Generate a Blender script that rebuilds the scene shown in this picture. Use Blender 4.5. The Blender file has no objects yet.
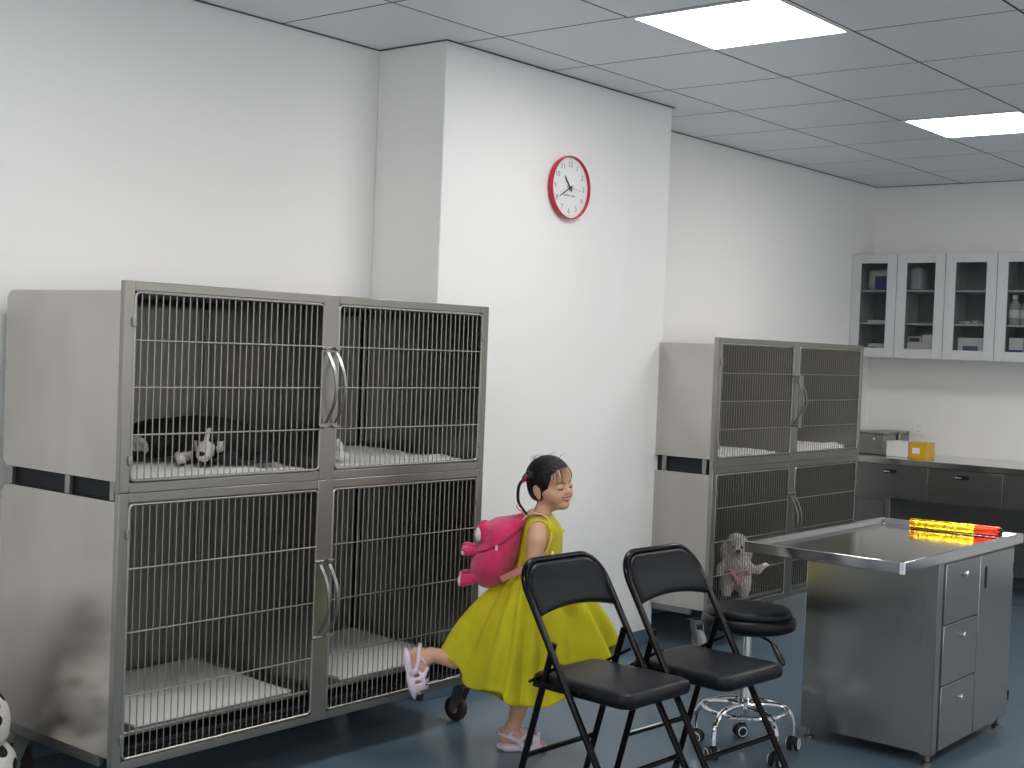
import bpy, bmesh, math, random
import numpy as np
from mathutils import Vector, Matrix
random.seed(4)
PI = math.pi
COL = bpy.context.scene.collection

# ------------------------------------------------------------------ materials
MATS = {}
def mat(name, color=(.8,.8,.8), rough=.5, metal=0., emit=None, alpha=None, trans=0., coat=0., bump=None, vary=None, spec=.5, rvary=None, ior=1.45, sheen=0.):
    """bump=(scale,strength,(sx,sy,sz))  vary=(scale,color2,lo,hi,(sx,sy,sz))  rvary=(scale,r0,r1)"""
    m = bpy.data.materials.new(name); m.use_nodes = True
    nt = m.node_tree; b = nt.nodes['Principled BSDF']; L = nt.links
    b.inputs['Base Color'].default_value = (*color, 1); b.inputs['Roughness'].default_value = rough
    b.inputs['Metallic'].default_value = metal; b.inputs['IOR'].default_value = ior
    b.inputs['Specular IOR Level'].default_value = spec
    if coat: b.inputs['Coat Weight'].default_value = coat; b.inputs['Coat Roughness'].default_value = .1
    if trans: b.inputs['Transmission Weight'].default_value = trans
    if sheen: b.inputs['Sheen Weight'].default_value = sheen
    if alpha is not None: b.inputs['Alpha'].default_value = alpha
    if emit: b.inputs['Emission Color'].default_value = (*emit[:3], 1); b.inputs['Emission Strength'].default_value = emit[3]
    tc = nt.nodes.new('ShaderNodeTexCoord')
    def noise(scale, sc=(1,1,1), detail=3.):
        mp = nt.nodes.new('ShaderNodeMapping'); mp.inputs['Scale'].default_value = sc
        L.new(tc.outputs['Object'], mp.inputs['Vector'])
        n = nt.nodes.new('ShaderNodeTexNoise'); n.inputs['Scale'].default_value = scale; n.inputs['Detail'].default_value = detail
        L.new(mp.outputs['Vector'], n.inputs['Vector']); return n.outputs['Fac']
    if bump:
        bp = nt.nodes.new('ShaderNodeBump'); bp.inputs['Strength'].default_value = bump[1]; bp.inputs['Distance'].default_value = .01
        L.new(noise(bump[0], bump[2] if len(bump) > 2 else (1,1,1)), bp.inputs['Height']); L.new(bp.outputs['Normal'], b.inputs['Normal'])
    if vary:
        r = nt.nodes.new('ShaderNodeValToRGB'); r.color_ramp.elements[0].position = vary[2]; r.color_ramp.elements[1].position = vary[3]
        r.color_ramp.elements[0].color = (*color, 1); r.color_ramp.elements[1].color = (*vary[1], 1)
        L.new(noise(vary[0], vary[4] if len(vary) > 4 else (1,1,1)), r.inputs['Fac']); L.new(r.outputs['Color'], b.inputs['Base Color'])
    if rvary:
        mr = nt.nodes.new('ShaderNodeMapRange'); mr.inputs['From Min'].default_value = .35; mr.inputs['From Max'].default_value = .65
        mr.inputs['To Min'].default_value = rvary[1]; mr.inputs['To Max'].default_value = rvary[2]
        L.new(noise(rvary[0]), mr.inputs['Value']); L.new(mr.outputs['Result'], b.inputs['Roughness'])
    MATS[name] = m; return m

mat('wall_paint', (.88,.875,.865), .75, bump=(60,.03))
mat('ceiling_panel', (.76,.775,.81), .33, spec=.8)
mat('ceiling_gap', (.05,.05,.055), .8)
mat('vinyl_floor', (.108,.158,.205), .24, spec=.5)
mat('vinyl_skirt', (.09,.14,.19), .45)
mat('light_diffuser', (1,1,1), .5, emit=(1,.985,.96,15.0))
mat('white_metal', (.78,.79,.80), .4)
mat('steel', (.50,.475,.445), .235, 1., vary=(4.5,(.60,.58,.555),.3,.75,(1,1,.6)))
mat('steel_frame', (.33,.32,.29), .36, 1.)
mat('steel_dark', (.27,.27,.265), .32, 1.)
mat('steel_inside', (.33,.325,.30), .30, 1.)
mat('steel_table', (.42,.425,.42), .27, 1.)
mat('steel_pan', (.62,.61,.60), .12, 1.)
mat('wire', (.38,.37,.335), .40, 1.)
mat('chrome', (.85,.86,.87), .08, 1.)
mat('zinc', (.33,.33,.32), .38, .9)
mat('rubber_grey', (.35,.34,.34), .6)
mat('rubber_dark', (.035,.02,.018), .45)
mat('black_gap', (.012,.014,.018), .7)
mat('black_paint', (.003,.003,.004), .16, spec=.25)
mat('black_vinyl', (.006,.007,.010), .34, spec=.23, bump=(260,.10))
mat('black_plastic', (.012,.012,.012), .35)
mat('pad_paper', (.80,.79,.77), .9, bump=(40,.15))
mat('red_plastic', (.55,.02,.045), .3)
mat('clock_face', (.82,.83,.84), .5)
mat('print_grey', (.30,.30,.32), .6)
mat('black_ink', (.02,.02,.02), .5)
mat('window_glass', (.9,.95,.95), .02, alpha=.06, spec=.5)
mat('glass', (.03,.04,.04), .03, alpha=.18, spec=.5)
mat('plastic_white', (.80,.80,.82), .4)
mat('carton_white', (.82,.82,.82), .7)
mat('ink_blue', (.03,.04,.22), .5)
mat('ink_purple', (.12,.11,.28), .5)
mat('ink_dark', (.06,.06,.08), .5)
mat('bag_film', (.62,.65,.68), .25, alpha=.75)
mat('bottle_clear', (.60,.66,.66), .1, alpha=.55)
mat('acrylic_yellow', (.85,.50,.03), .12, alpha=.82)
mat('gold_foil', (.95,.66,.03), .16, 1., bump=(55,.25,(1,1,1)))
mat('red_foil', (.85,.06,.03), .18, 1., bump=(60,.3,(1,1,1)))
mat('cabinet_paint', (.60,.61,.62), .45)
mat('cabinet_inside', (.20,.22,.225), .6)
mat('skin', (.70,.395,.27), .52, bump=(90,.03), spec=.35)
mat('lip', (.42,.10,.09), .4)
mat('teeth', (.75,.72,.68), .3)
mat('lash', (.02,.012,.01), .7)
mat('nail', (.62,.36,.28), .3)
mat('brow', (.12,.06,.04), .8)
mat('hair', (.007,.006,.006), .42, spec=.35, bump=(60,.5,(1,1,5)))
mat('hair_tie', (.35,.01,.05), .5)
mat('dress', (.58,.52,.012), .66, bump=(26,.55,(1,1,.45)), vary=(9,(.50,.45,.010),.4,.7), spec=.25, sheen=.15)
mat('bow_white', (.8,.78,.75), .6)
mat('plush_pink', (.80,.035,.17), .8, bump=(230,.6), vary=(30,(.68,.02,.12),.4,.7), sheen=.4)
mat('plush_white', (.75,.70,.68), .85, bump=(230,.5))
mat('strap_pink', (.72,.28,.24), .7)
mat('strap_peach', (.78,.48,.36), .7)
mat('sandal', (.72,.62,.74), .5)
mat('poodle_fur', (.60,.56,.53), .95, bump=(70,.5), vary=(26,(.48,.445,.42),.4,.7))
mat('harness', (.62,.30,.32), .8)
mat('dog_white', (.66,.63,.58), .9, bump=(110,.6))
mat('dog_black', (.010,.009,.010), .7, bump=(110,.6))
mat('dog_nose', (.01,.01,.01), .25)
def spots_mat():
    m = mat('spotted_coat', (.72,.70,.64), .8, bump=(110,.4)); nt = m.node_tree; b = nt.nodes['Principled BSDF']
    tc = nt.nodes.new('ShaderNodeTexCoord'); v = nt.nodes.new('ShaderNodeTexVoronoi'); v.inputs['Scale'].default_value = 17
    r = nt.nodes.new('ShaderNodeValToRGB'); r.color_ramp.interpolation = 'LINEAR'
    r.color_ramp.elements[0].position = .31; r.color_ramp.elements[0].color = (.01,.01,.01,1)
    r.color_ramp.elements[1].position = .35; r.color_ramp.elements[1].color = (.72,.70,.64,1)
    nt.links.new(tc.outputs['Object'], v.inputs['Vector']); nt.links.new(v.outputs['Distance'], r.inputs['Fac'])
    nt.links.new(r.outputs['Color'], b.inputs['Base Color'])
spots_mat()

# ------------------------------------------------------------------ mesh helpers
class MB:
    def __init__(s): s.v = []; s.f = []; s.mi = []; s.cur = 0
    def add(s, vs, fs):
        o = len(s.v); s.v += [tuple(p) for p in vs]
        for f in fs: s.f.append(tuple(i+o for i in f)); s.mi.append(s.cur)
        return s
    def box(s, a, b, M=None):
        x0,y0,z0 = a; x1,y1,z1 = b
        vs = [Vector(p) for p in ((x0,y0,z0),(x1,y0,z0),(x1,y1,z0),(x0,y1,z0),(x0,y0,z1),(x1,y0,z1),(x1,y1,z1),(x0,y1,z1))]
        if M: vs = [M @ p for p in vs]
        return s.add(vs, [(0,3,2,1),(4,5,6,7),(0,1,5,4),(1,2,6,5),(2,3,7,6),(3,0,4,7)])
    def tube(s, pts, r, n=10, closed=False, cap=True):
        P = [Vector(p) for p in pts]; N = len(P)
        rs = r if isinstance(r, (list, tuple)) else [r]*N
        T = []
        for i in range(N):
            a = P[(i-1) % N] if (closed or i > 0) else P[i]; b = P[(i+1) % N] if (closed or i < N-1) else P[i]
            T.append((b-a).normalized())
        u = T[0].orthogonal().normalized(); vs = []
        for i in range(N):
            u = (u - T[i]*u.dot(T[i])).normalized(); w = T[i].cross(u)
            k = 1.
            if 0 < i < N-1 or closed:
                d1 = (P[i]-P[(i-1) % N]).normalized(); c = max(.5, d1.dot(T[i])); k = 1/c
            for j in range(n):
                a = 2*PI*j/n; vs.append(P[i] + (u*math.cos(a)+w*math.sin(a))*rs[i]*(k if k < 1.25 else 1.25))
        fs = []
        for i in range(N if closed else N-1):
            i2 = (i+1) % N
            for j in range(n):
                fs.append((i*n+j, i*n+(j+1) % n, i2*n+(j+1) % n, i2*n+j))
        if cap and not closed:
            fs.append(tuple(range(n))[::-1]); fs.append(tuple((N-1)*n+j for j in range(n)))
        return s.add(vs, fs)
    def lathe(s, prof, n=32, M=None):
        vs = []; fs = []
        for (r, z) in prof:
            for j in range(n): a = 2*PI*j/n; vs.append(Vector((r*math.cos(a), r*math.sin(a), z)))
        for i in range(len(prof)-1):
            for j in range(n): fs.append((i*n+j, i*n+(j+1) % n, (i+1)*n+(j+1) % n, (i+1)*n+j))
        if prof[0][0] > 1e-6: fs.append(tuple(range(n))[::-1])
        if prof[-1][0] > 1e-6: fs.append(tuple((len(prof)-1)*n+j for j in range(n)))
        if M: vs = [M @ p for p in vs]
        return s.add(vs, fs)
    def prism(s, outline, t0, t1, M):
        """outline in local xy, extruded in local z from t0 to t1"""
        n = len(outline)
        vs = [M @ Vector((x, y, t0)) for x, y in outline] + [M @ Vector((x, y, t1)) for x, y in outline]
        fs = [tuple(range(n))[::-1], tuple(range(n, 2*n))] + [(i, (i+1) % n, n+(i+1) % n, n+i) for i in range(n)]
        return s.add(vs, fs)
    def loft(s, rings, cap=True, closed=True):
        n = len(rings[0]); vs = [p for r in rings for p in r]; fs = []
        for i in range(len(rings)-1):
            for j in range(n if closed else n-1): fs.append((i*n+j, i*n+(j+1) % n, (i+1)*n+(j+1) % n, (i+1)*n+j))
        if cap: fs.append(tuple(range(n))[::-1]); fs.append(tuple((len(rings)-1)*n+j for j in range(n)))
        return s.add(vs, fs)
    def build(s, name, mats, parent=None, bevel=0, seg=2, angle=.6, world=True, smooth=True, solidify=0, subsurf=0):
        me = bpy.data.meshes.new(name)
        off = Vector((0,0,0))
        if parent is not None and world: off = wloc(parent)
        me.from_pydata([tuple(Vector(p)-off) for p in s.v], [], s.f)
        if isinstance(mats, str): mats = [mats]
        for m in mats: me.materials.append(MATS[m])
        if len(mats) > 1: me.polygons.foreach_set('material_index', s.mi)
        bm = bmesh.new(); bm.from_mesh(me); bmesh.ops.recalc_face_normals(bm, faces=bm.faces); bm.to_mesh(me); bm.free()
        if smooth:
            me.polygons.foreach_set('use_smooth', [True]*len(me.polygons)); me.set_sharp_from_angle(angle=angle)
        me.update()
        o = bpy.data.objects.new(name, me); COL.objects.link(o)
        if parent is not None: o.parent = parent
        if solidify:
            md = o.modifiers.new('thick', 'SOLIDIFY'); md.thickness = solidify; md.offset = 0
        if subsurf:
            md = o.modifiers.new('sub', 'SUBSURF'); md.levels = subsurf; md.render_levels = subsurf
        if bevel:
            md = o.modifiers.new('bevel', 'BEVEL'); md.width = bevel; md.segments = seg; md.limit_method = 'ANGLE'; md.angle_limit = .7
            md.harden_normals = False
        return o
def wloc(o):
    p = Vector(o.location); q = o.parent
    while q is not None: p += Vector(q.location); q = q.parent
    return p
def tag(o, label=None, cat=None, group=None, kind=None):
    if label: o['label'] = label
    if cat: o['category'] = cat
    if group: o['group'] = group
    if kind: o['kind'] = kind
    return o
def thing(name, label, cat, loc=(0,0,0), rz=0, group=None):
    o = bpy.data.objects.new(name, None); o.empty_display_size = .05; COL.objects.link(o)
    o.location = loc; o.rotation_euler = (0,0,rz); return tag(o, label, cat, group)
def copy_tree(o, parent=None):
    c = o.copy(); COL.objects.link(c)
    if parent is not None: c.parent = parent
    for ch in [x for x in list(bpy.data.objects) if x.parent == o]: copy_tree(ch, c)
    return c
def rrect(w, h, r, n=6, cx=0, cy=0):
    pts = []
    for (sx, sy, a0) in ((1,1,0),(-1,1,PI/2),(-1,-1,PI),(1,-1,1.5*PI)):
        for i in range(n+1):
            a = a0+PI/2*i/n; pts.append((cx+sx*(w/2-r)+r*math.cos(a), cy+sy*(h/2-r)+r*math.sin(a)))
    return pts
def bez(pts, n=8):
    """Catmull-Rom through points"""
    P = [Vector(p) for p in pts]; out = []
    for i in range(len(P)-1):
        p0 = P[max(i-1,0)]; p1 = P[i]; p2 = P[i+1]; p3 = P[min(i+2, len(P)-1)]
        for k in range(n):
            t = k/n; out.append(.5*((2*p1)+(p2-p0)*t+(2*p0-5*p1+4*p2-p3)*t*t+(3*p1-p0-3*p2+p3)*t**3))
    out.append(P[-1]); return out
Mid = Matrix.Identity(4)
def frame(o, x, y, z): 
    M = Matrix.Identity(4)
    for i, c in enumerate((x, y, z)):
        c = Vector(c)
        for j in range(3): M[j][i] = c[j]
    for j in range(3): M[j][3] = o[j]
    return M

# ------------------------------------------------------------------ implicit bodies (smooth unions meshed with surface nets)
class Field:
    def __init__(s, lo, hi, h):
        s.lo = np.array(lo, float); s.h = h; s.n = np.ceil((np.array(hi)-s.lo)/h).astype(int)+1
        s.f = np.full(s.n, .05, np.float32)
        s.ax = [s.lo[i]+h*np.arange(s.n[i]) for i in range(3)]
    def _sub(s, lo, hi):
        a = np.clip(np.floor((np.array(lo)-s.lo)/s.h).astype(int), 0, s.n); b = np.clip(np.ceil((np.array(hi)-s.lo)/s.h).astype(int)+1, 0, s.n)
        sl = tuple(slice(a[i], b[i]) for i in range(3))
        X, Y, Z = np.meshgrid(s.ax[0][sl[0]], s.ax[1][sl[1]], s.ax[2][sl[2]], indexing='ij')
        return sl, X.astype(np.float32), Y.astype(np.float32), Z.astype(np.float32)
    def _mix(s, sl, d, k, op):
        a = s.f[sl]
        if op == 'add':
            if k > 0:
                hh = np.maximum(k-np.abs(a-d), 0)/k; s.f[sl] = np.minimum(a, d)-hh*hh*k/4
            else: s.f[sl] = np.minimum(a, d)
        else:
            d = -d
            if k > 0:
                hh = np.maximum(k-np.abs(a-d), 0)/k; s.f[sl] = np.maximum(a, d)+hh*hh*k/4
            else: s.f[sl] = np.maximum(a, d)
    def cap(s, a, b, ra, rb=None, k=.01, op='add'):
        rb = ra if rb is None else rb; a = np.array(a, float); b = np.array(b, float); m = max(ra, rb)+k+3*s.h
        sl, X, Y, Z = s._sub(np.minimum(a, b)-m, np.maximum(a, b)+m)
        if 0 in X.shape: return s
        ab = b-a; t = np.clip(((X-a[0])*ab[0]+(Y-a[1])*ab[1]+(Z-a[2])*ab[2])/(ab@ab+1e-9), 0, 1)
        d = np.sqrt((X-a[0]-t*ab[0])**2+(Y-a[1]-t*ab[1])**2+(Z-a[2]-t*ab[2])**2)-(ra+t*(rb-ra))
        s._mix(sl, d, k, op); return s
    def ell(s, c, r, k=.01, op='add', R=None, disp=None):
        c = np.array(c, float); r = np.array(r, float); m = (max(r) if R is not None else r)+k+3*s.h
        sl, X, Y, Z = s._sub(c-m, c+m)
        if 0 in X.shape: return s
        P = np.stack([X-c[0], Y-c[1], Z-c[2]], -1)
        if R is not None: P = P @ np.array(R, np.float32)     # columns of R are the local axes
        k0 = np.sqrt(((P/r)**2).sum(-1))+1e-6; k1 = np.sqrt(((P/(r*r))**2).sum(-1))+1e-6
        d = k0*(k0-1)/k1
        if disp: d = d+disp(X, Y, Z)
        s._mix(sl, d, k, op); return s
    def rbox(s, c, hs, r, k=.01, op='add', R=None):
        c = np.array(c, float); hs = np.array(hs, float); m = (np.linalg.norm(hs) if R is not None else hs)+k+3*s.h
        sl, X, Y, Z = s._sub(c-m, c+m)
        if 0 in X.shape: return s
        P = np.stack([X-c[0], Y-c[1], Z-c[2]], -1)
        if R is not None: P = P @ np.array(R, np.float32)
        Q = np.abs(P)-(hs-r); d = np.sqrt((np.maximum(Q, 0)**2).sum(-1))+np.minimum(Q.max(-1), 0)-r
        s._mix(sl, d, k, op); return s
    def chain(s, pts, rs, k=.01):
        for i in range(len(pts)-1): s.cap(pts[i], pts[i+1], rs[i], rs[i+1], k)
        return s
    def fuzz(s, amp, fr):
        sl, X, Y, Z = s._sub(s.lo, s.lo+s.h*s.n)
        s.f += (amp*(np.sin(X*fr+1.3*np.sin(Y*fr*.7))*np.sin(Y*fr+.9*np.sin(Z*fr*.8))*np.sin(Z*fr+1.1*np.sin(X*fr*.9)))).astype(np.float32)
        return s
    def val(s, p):
        g = (np.array(p)-s.lo)/s.h; i = np.clip(np.floor(g).astype(int), 0, s.n-2); t = g-i; v = 0
        for a in (0,1):
            for b in (0,1):
                for c in (0,1):
                    v += s.f[i[0]+a, i[1]+b, i[2]+c]*(t[0] if a else 1-t[0])*(t[1] if b else 1-t[1])*(t[2] if c else 1-t[2])
        return v
    def onto(s, p, d, out=0.):
        """walk from p along d until the surface is met"""
        p = np.array(p, float); d = np.array(d, float)/np.linalg.norm(d)
        for _ in range(400):
            if s.val(p) <= out: break
            p = p+d*.0007
        return Vector(p)
    def mesh(s):
        f = s.f; ins = f < 0; n = s.n; c = n-1
        cnt = np.zeros(c, int); 
        offs = [(a,b,d) for a in (0,1) for b in (0,1) for d in (0,1)]
        S = {o: f[o[0]:o[0]+c[0], o[1]:o[1]+c[1], o[2]:o[2]+c[2]] for o in offs}
        for o in offs: cnt += (S[o] < 0)
        m = (cnt > 0) & (cnt < 8); ci = np.argwhere(m); idx = np.full(c, -1, int); idx[m] = np.arange(len(ci))
        V = {o: S[o][m] for o in offs}; acc = np.zeros((len(ci), 3)); num = np.zeros(len(ci))
        for o in offs:
            for ax in range(3):
                if o[ax] == 0:
                    o2 = list(o); o2[ax] = 1; o2 = tuple(o2); a = V[o]; b = V[o2]; x = (a < 0) != (b < 0)
                    t = np.where(x, a/(a-b+1e-12), 0); p = np.tile(np.array(o, float), (len(ci), 1)); p[:, ax] += t
                    acc += p*x[:, None]; num += x
        pos = s.lo+(ci+acc/num[:, None])*s.h
        faces = []
        for ax in range(3):
            u, w = (ax+1) % 3, (ax+2) % 3
            sa = [slice(1, n[i]-1) for i in range(3)]; sa[ax] = slice(0, n[ax]-1); sb = list(sa); sb[ax] = slice(1, n[ax])
            A = ins[tuple(sa)]; B = ins[tuple(sb)]; e = np.argwhere(A != B)
            if len(e) == 0: continue
            st = np.array([x.start for x in sa]); g = e+st; flip = A[tuple(e.T)]
            def cell(du, dw): q = g.copy(); q[:, u] -= du; q[:, w] -= dw; return idx[tuple(q.T)]
            q = np.stack([cell(0,0), cell(1,0), cell(1,1), cell(0,1)], 1); q[flip] = q[flip][:, ::-1]
            faces.append(q)
        F = np.concatenate(faces); F = F[(F >= 0).all(1)]
        return pos, F
    def build(s, name, mats, parent=None, matfn=None, world=False):
        pos, F = s.mesh()
        # one Laplacian pass smooths voxel steps
        nb = np.zeros_like(pos); ct = np.zeros(len(pos))
        for i in range(4):
            a = F[:, i]; b = F[:, (i+1) % 4]; np.add.at(nb, a, pos[b]); np.add.at(ct, a, 1); np.add.at(nb, b, pos[a]); np.add.at(ct, b, 1)
        pos = pos*.6+.4*nb/np.maximum(ct, 1)[:, None]
        me = bpy.data.meshes.new(name)
        if world and parent is not None: pos = pos-np.array(wloc(parent))
        me.from_pydata(pos.tolist(), [], F.tolist())
        if isinstance(mats, str): mats = [mats]
        for m in mats: me.materials.append(MATS[m])
        if matfn is not None:
            cen = pos[F].mean(1); me.polygons.foreach_set('material_index', matfn(cen).astype(np.int32))
        me.polygons.foreach_set('use_smooth', np.ones(len(F), bool)); me.update()
        bm = bmesh.new(); bm.from_mesh(me); bmesh.ops.recalc_face_normals(bm, faces=bm.faces); bm.to_mesh(me); bm.free()
        o = bpy.data.objects.new(name, me); COL.objects.link(o)
        if parent is not None: o.parent = parent
        return o

# ------------------------------------------------------------------ room
XW, XP, XR, YF, YB, ZC = -.60, -.22, 5.4, 4.79, -6.6, 2.65
PY0, PY1 = -.07, 1.58
def struct(name, mb, m, **k): o = mb.build(name, m, **k); o['kind'] = 'structure'; return o
struct('floor', MB().box((XW-.1, YB-.1, -.1), (XR+.1, YF+.1, 0)), 'vinyl_floor', smooth=False)
struct('wall_left', MB().box((XW-.12, YB-.1, 0), (XW, YF+.1, ZC+.06)), 'wall_paint', smooth=False)
struct('wall_pillar', MB().box((XW+.0005, PY0, 0), (XP, PY1, ZC)), 'wall_paint', bevel=.004)
struct('wall_far', MB().box((XW, YF, 0), (XR, YF+.12, ZC+.06)), 'wall_paint', smooth=False)
def wall_with_openings(name, lo, hi, axis, ops, z0, z1, room_side, first):
    """slab lo..hi with openings along axis (0 = x, 1 = y); each opening gets a framed window"""
    mb = MB(); edges = [lo[axis]]+[e for op in ops for e in op]+[hi[axis]]
    def slab(a, b, za, zb):
        l = list(lo); h = list(hi); l[axis] = a; h[axis] = b; l[2] = za; h[2] = zb; mb.box(l, h)
    for i in range(0, len(edges), 2): slab(edges[i], edges[i+1], lo[2], hi[2])
    for a, b in ops: slab(a, b, lo[2], z0); slab(a, b, z1, hi[2])
    struct(name, mb, 'wall_paint', smooth=False)
    o_ = 1-axis; m = (lo[o_]+hi[o_])/2
    for k, (a, b) in enumerate(ops):
        def bar(q, a0, a1, za, zb, t_):
            l = [0,0,za]; h = [0,0,zb]; l[axis] = a0; h[axis] = a1; l[o_] = m-t_; h[o_] = m+t_; q.box(l, h)
        q = MB(); w_ = .05
        bar(q, a+.001, a+w_, z0+.001, z1-.001, .03); bar(q, b-w_, b-.001, z0+.001, z1-.001, .03); bar(q, a+w_, b-w_, z0+.001, z0+w_, .03); bar(q, a+w_, b-w_, z1-w_, z1-.001, .03)
        bar(q, (a+b)/2-.025, (a+b)/2+.025, z0+w_, z1-w_, .03)
        wn = struct('window_%d' % (first+k), q, 'white_metal', bevel=.003)
        q = MB(); bar(q, a+w_-.002, (a+b)/2-.023, z0+w_-.002, z1-w_+.002, .003); bar(q, (a+b)/2+.023, b-w_+.002, z0+w_-.002, z1-w_+.002, .003)
        q.build('pane', 'window_glass', wn)
wall_with_openings('wall_right', (XR, YB-.1, 0), (XR+.16, YF+.1, ZC+.06), 1, [(-5.8,-3.9), (-3.2,-1.3), (-.6,1.3), (2.0,3.9)], .75, 2.30, -1, 1)
wall_with_openings('wall_rear', (XW, YB-.16, 0), (XR, YB, ZC+.06), 0, [(.2,2.1), (2.9,4.8)], .75, 2.30, 1, 5)
SK = .072
def skirt(name, segs):
    mb = MB()
    for (a, b) in segs: mb.box((a[0], a[1], .0005), (b[0], b[1], SK))
    struct(name, mb, 'vinyl_skirt', bevel=.003)
skirt('baseboard_left', [((XW+.0005, YB), (XW+.006, PY0-.0005)), ((XW+.0005, PY1+.0005), (XW+.006, YF-.001))])
skirt('baseboard_pillar', [((XP+.0005, PY0-.006), (XP+.006, PY1+.006)), ((XW+.007, PY0-.006), (XP, PY0-.0005)), ((XW+.007, PY1+.0005), (XP, PY1+.006))])
skirt('baseboard_far', [((XW+.007, YF-.006), (XR-.001, YF-.0005))])
skirt('baseboard_right', [((XR-.006, YB+.001), (XR-.0005, YF-.007))])
skirt('baseboard_rear', [((XW+.007, YB+.0005), (XR-.007, YB+.006))])
# ceiling: 60 cm metal panels with narrow dark joints
LIGHTS = [(.6, 0.), (.6, 2.4), (.6, -2.4), (.6, -4.8), (3.0, 0.), (3.0, 2.4), (3.0, -2.4), (3.0, -4.8)]
mb = MB(); nx0, ny0 = -1, -11
x = -.6
while x < XR-.01:
    y = -6.6
    while y < YF-.01:
        if not any(abs(x-a) < .01 and abs(y-b) < .01 for a, b in LIGHTS):
            x1 = min(x+.6, XR); y1 = min(y+.6, YF); g = .0055
            mb.box((x+g, y+g, ZC), (x1-g, y1-g, ZC+.0010))
        y = round(y+.6, 4)
    x = round(x+.6, 4)
mb.cur = 1
mb.box((XW, YB, ZC+.0012), (XR, YF, ZC+.05))
o = struct('ceiling', mb, ['ceiling_panel', 'ceiling_gap'], smooth=False)
mb = MB()      # angle trim under the panels along the walls
for a, b in (((XW, YB), (XW+.012, PY0)), ((XW, PY1), (XW+.012, YF)), ((XP, PY0), (XP+.012, PY1)), ((XW+.012, PY0-.012), (XP+.012, PY0)), ((XW+.012, PY1), (XP+.012, PY1+.012)), ((XW+.012, YF-.012), (XR, YF))):
    mb.box((a[0]+.0005, a[1]+.0005, ZC-.003), (b[0]-.0005, b[1]-.0005, ZC-.0005))
struct('trim_1', mb, 'ink_dark', smooth=False)
LL = {(.6,0.): 'square white ceiling light panel nearest the pillar, glowing', (.6,2.4): 'glowing white ceiling light panel nearer the far wall cabinets',
      (.6,-2.4): 'ceiling light panel over the aisle beside the big left cages', (.6,-4.8): 'ceiling light panel at the rear of the room, left row',
      (3.,0.): 'ceiling light panel of the right row, level with the pillar', (3.,2.4): 'ceiling light panel of the right row, nearest the far wall',
      (3.,-2.4): 'ceiling light panel of the right row, just ahead of the viewer', (3.,-4.8): 'ceiling light panel of the right row, at the rear of the room'}
for i, (x, y) in enumerate(LIGHTS):
    if i == 0:
        t0 = thing('ceiling_light', LL[(x,y)], 'light', (x+.3, y+.3, ZC), 0, 'square ceiling light panels')
        mb = MB()
        for a, b in (((-.296,-.296), (.296,-.280)), ((-.296,.280), (.296,.296)), ((-.296,-.280), (-.280,.280)), ((.280,-.280), (.296,.280))):
            mb.box((a[0], a[1], -.004), (b[0], b[1], .001))
        mb.build('frame', 'white_metal', t0, world=False, smooth=False)
        mb = MB().prism(rrect(.562, .562, .012), -.002, .0008, Mid); mb.build('diffuser', 'light_diffuser', t0, world=False, smooth=False)
    else:
        t = copy_tree(t0); t.location = (x+.3, y+.3, ZC); t['label'] = LL[(x,y)]

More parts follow.
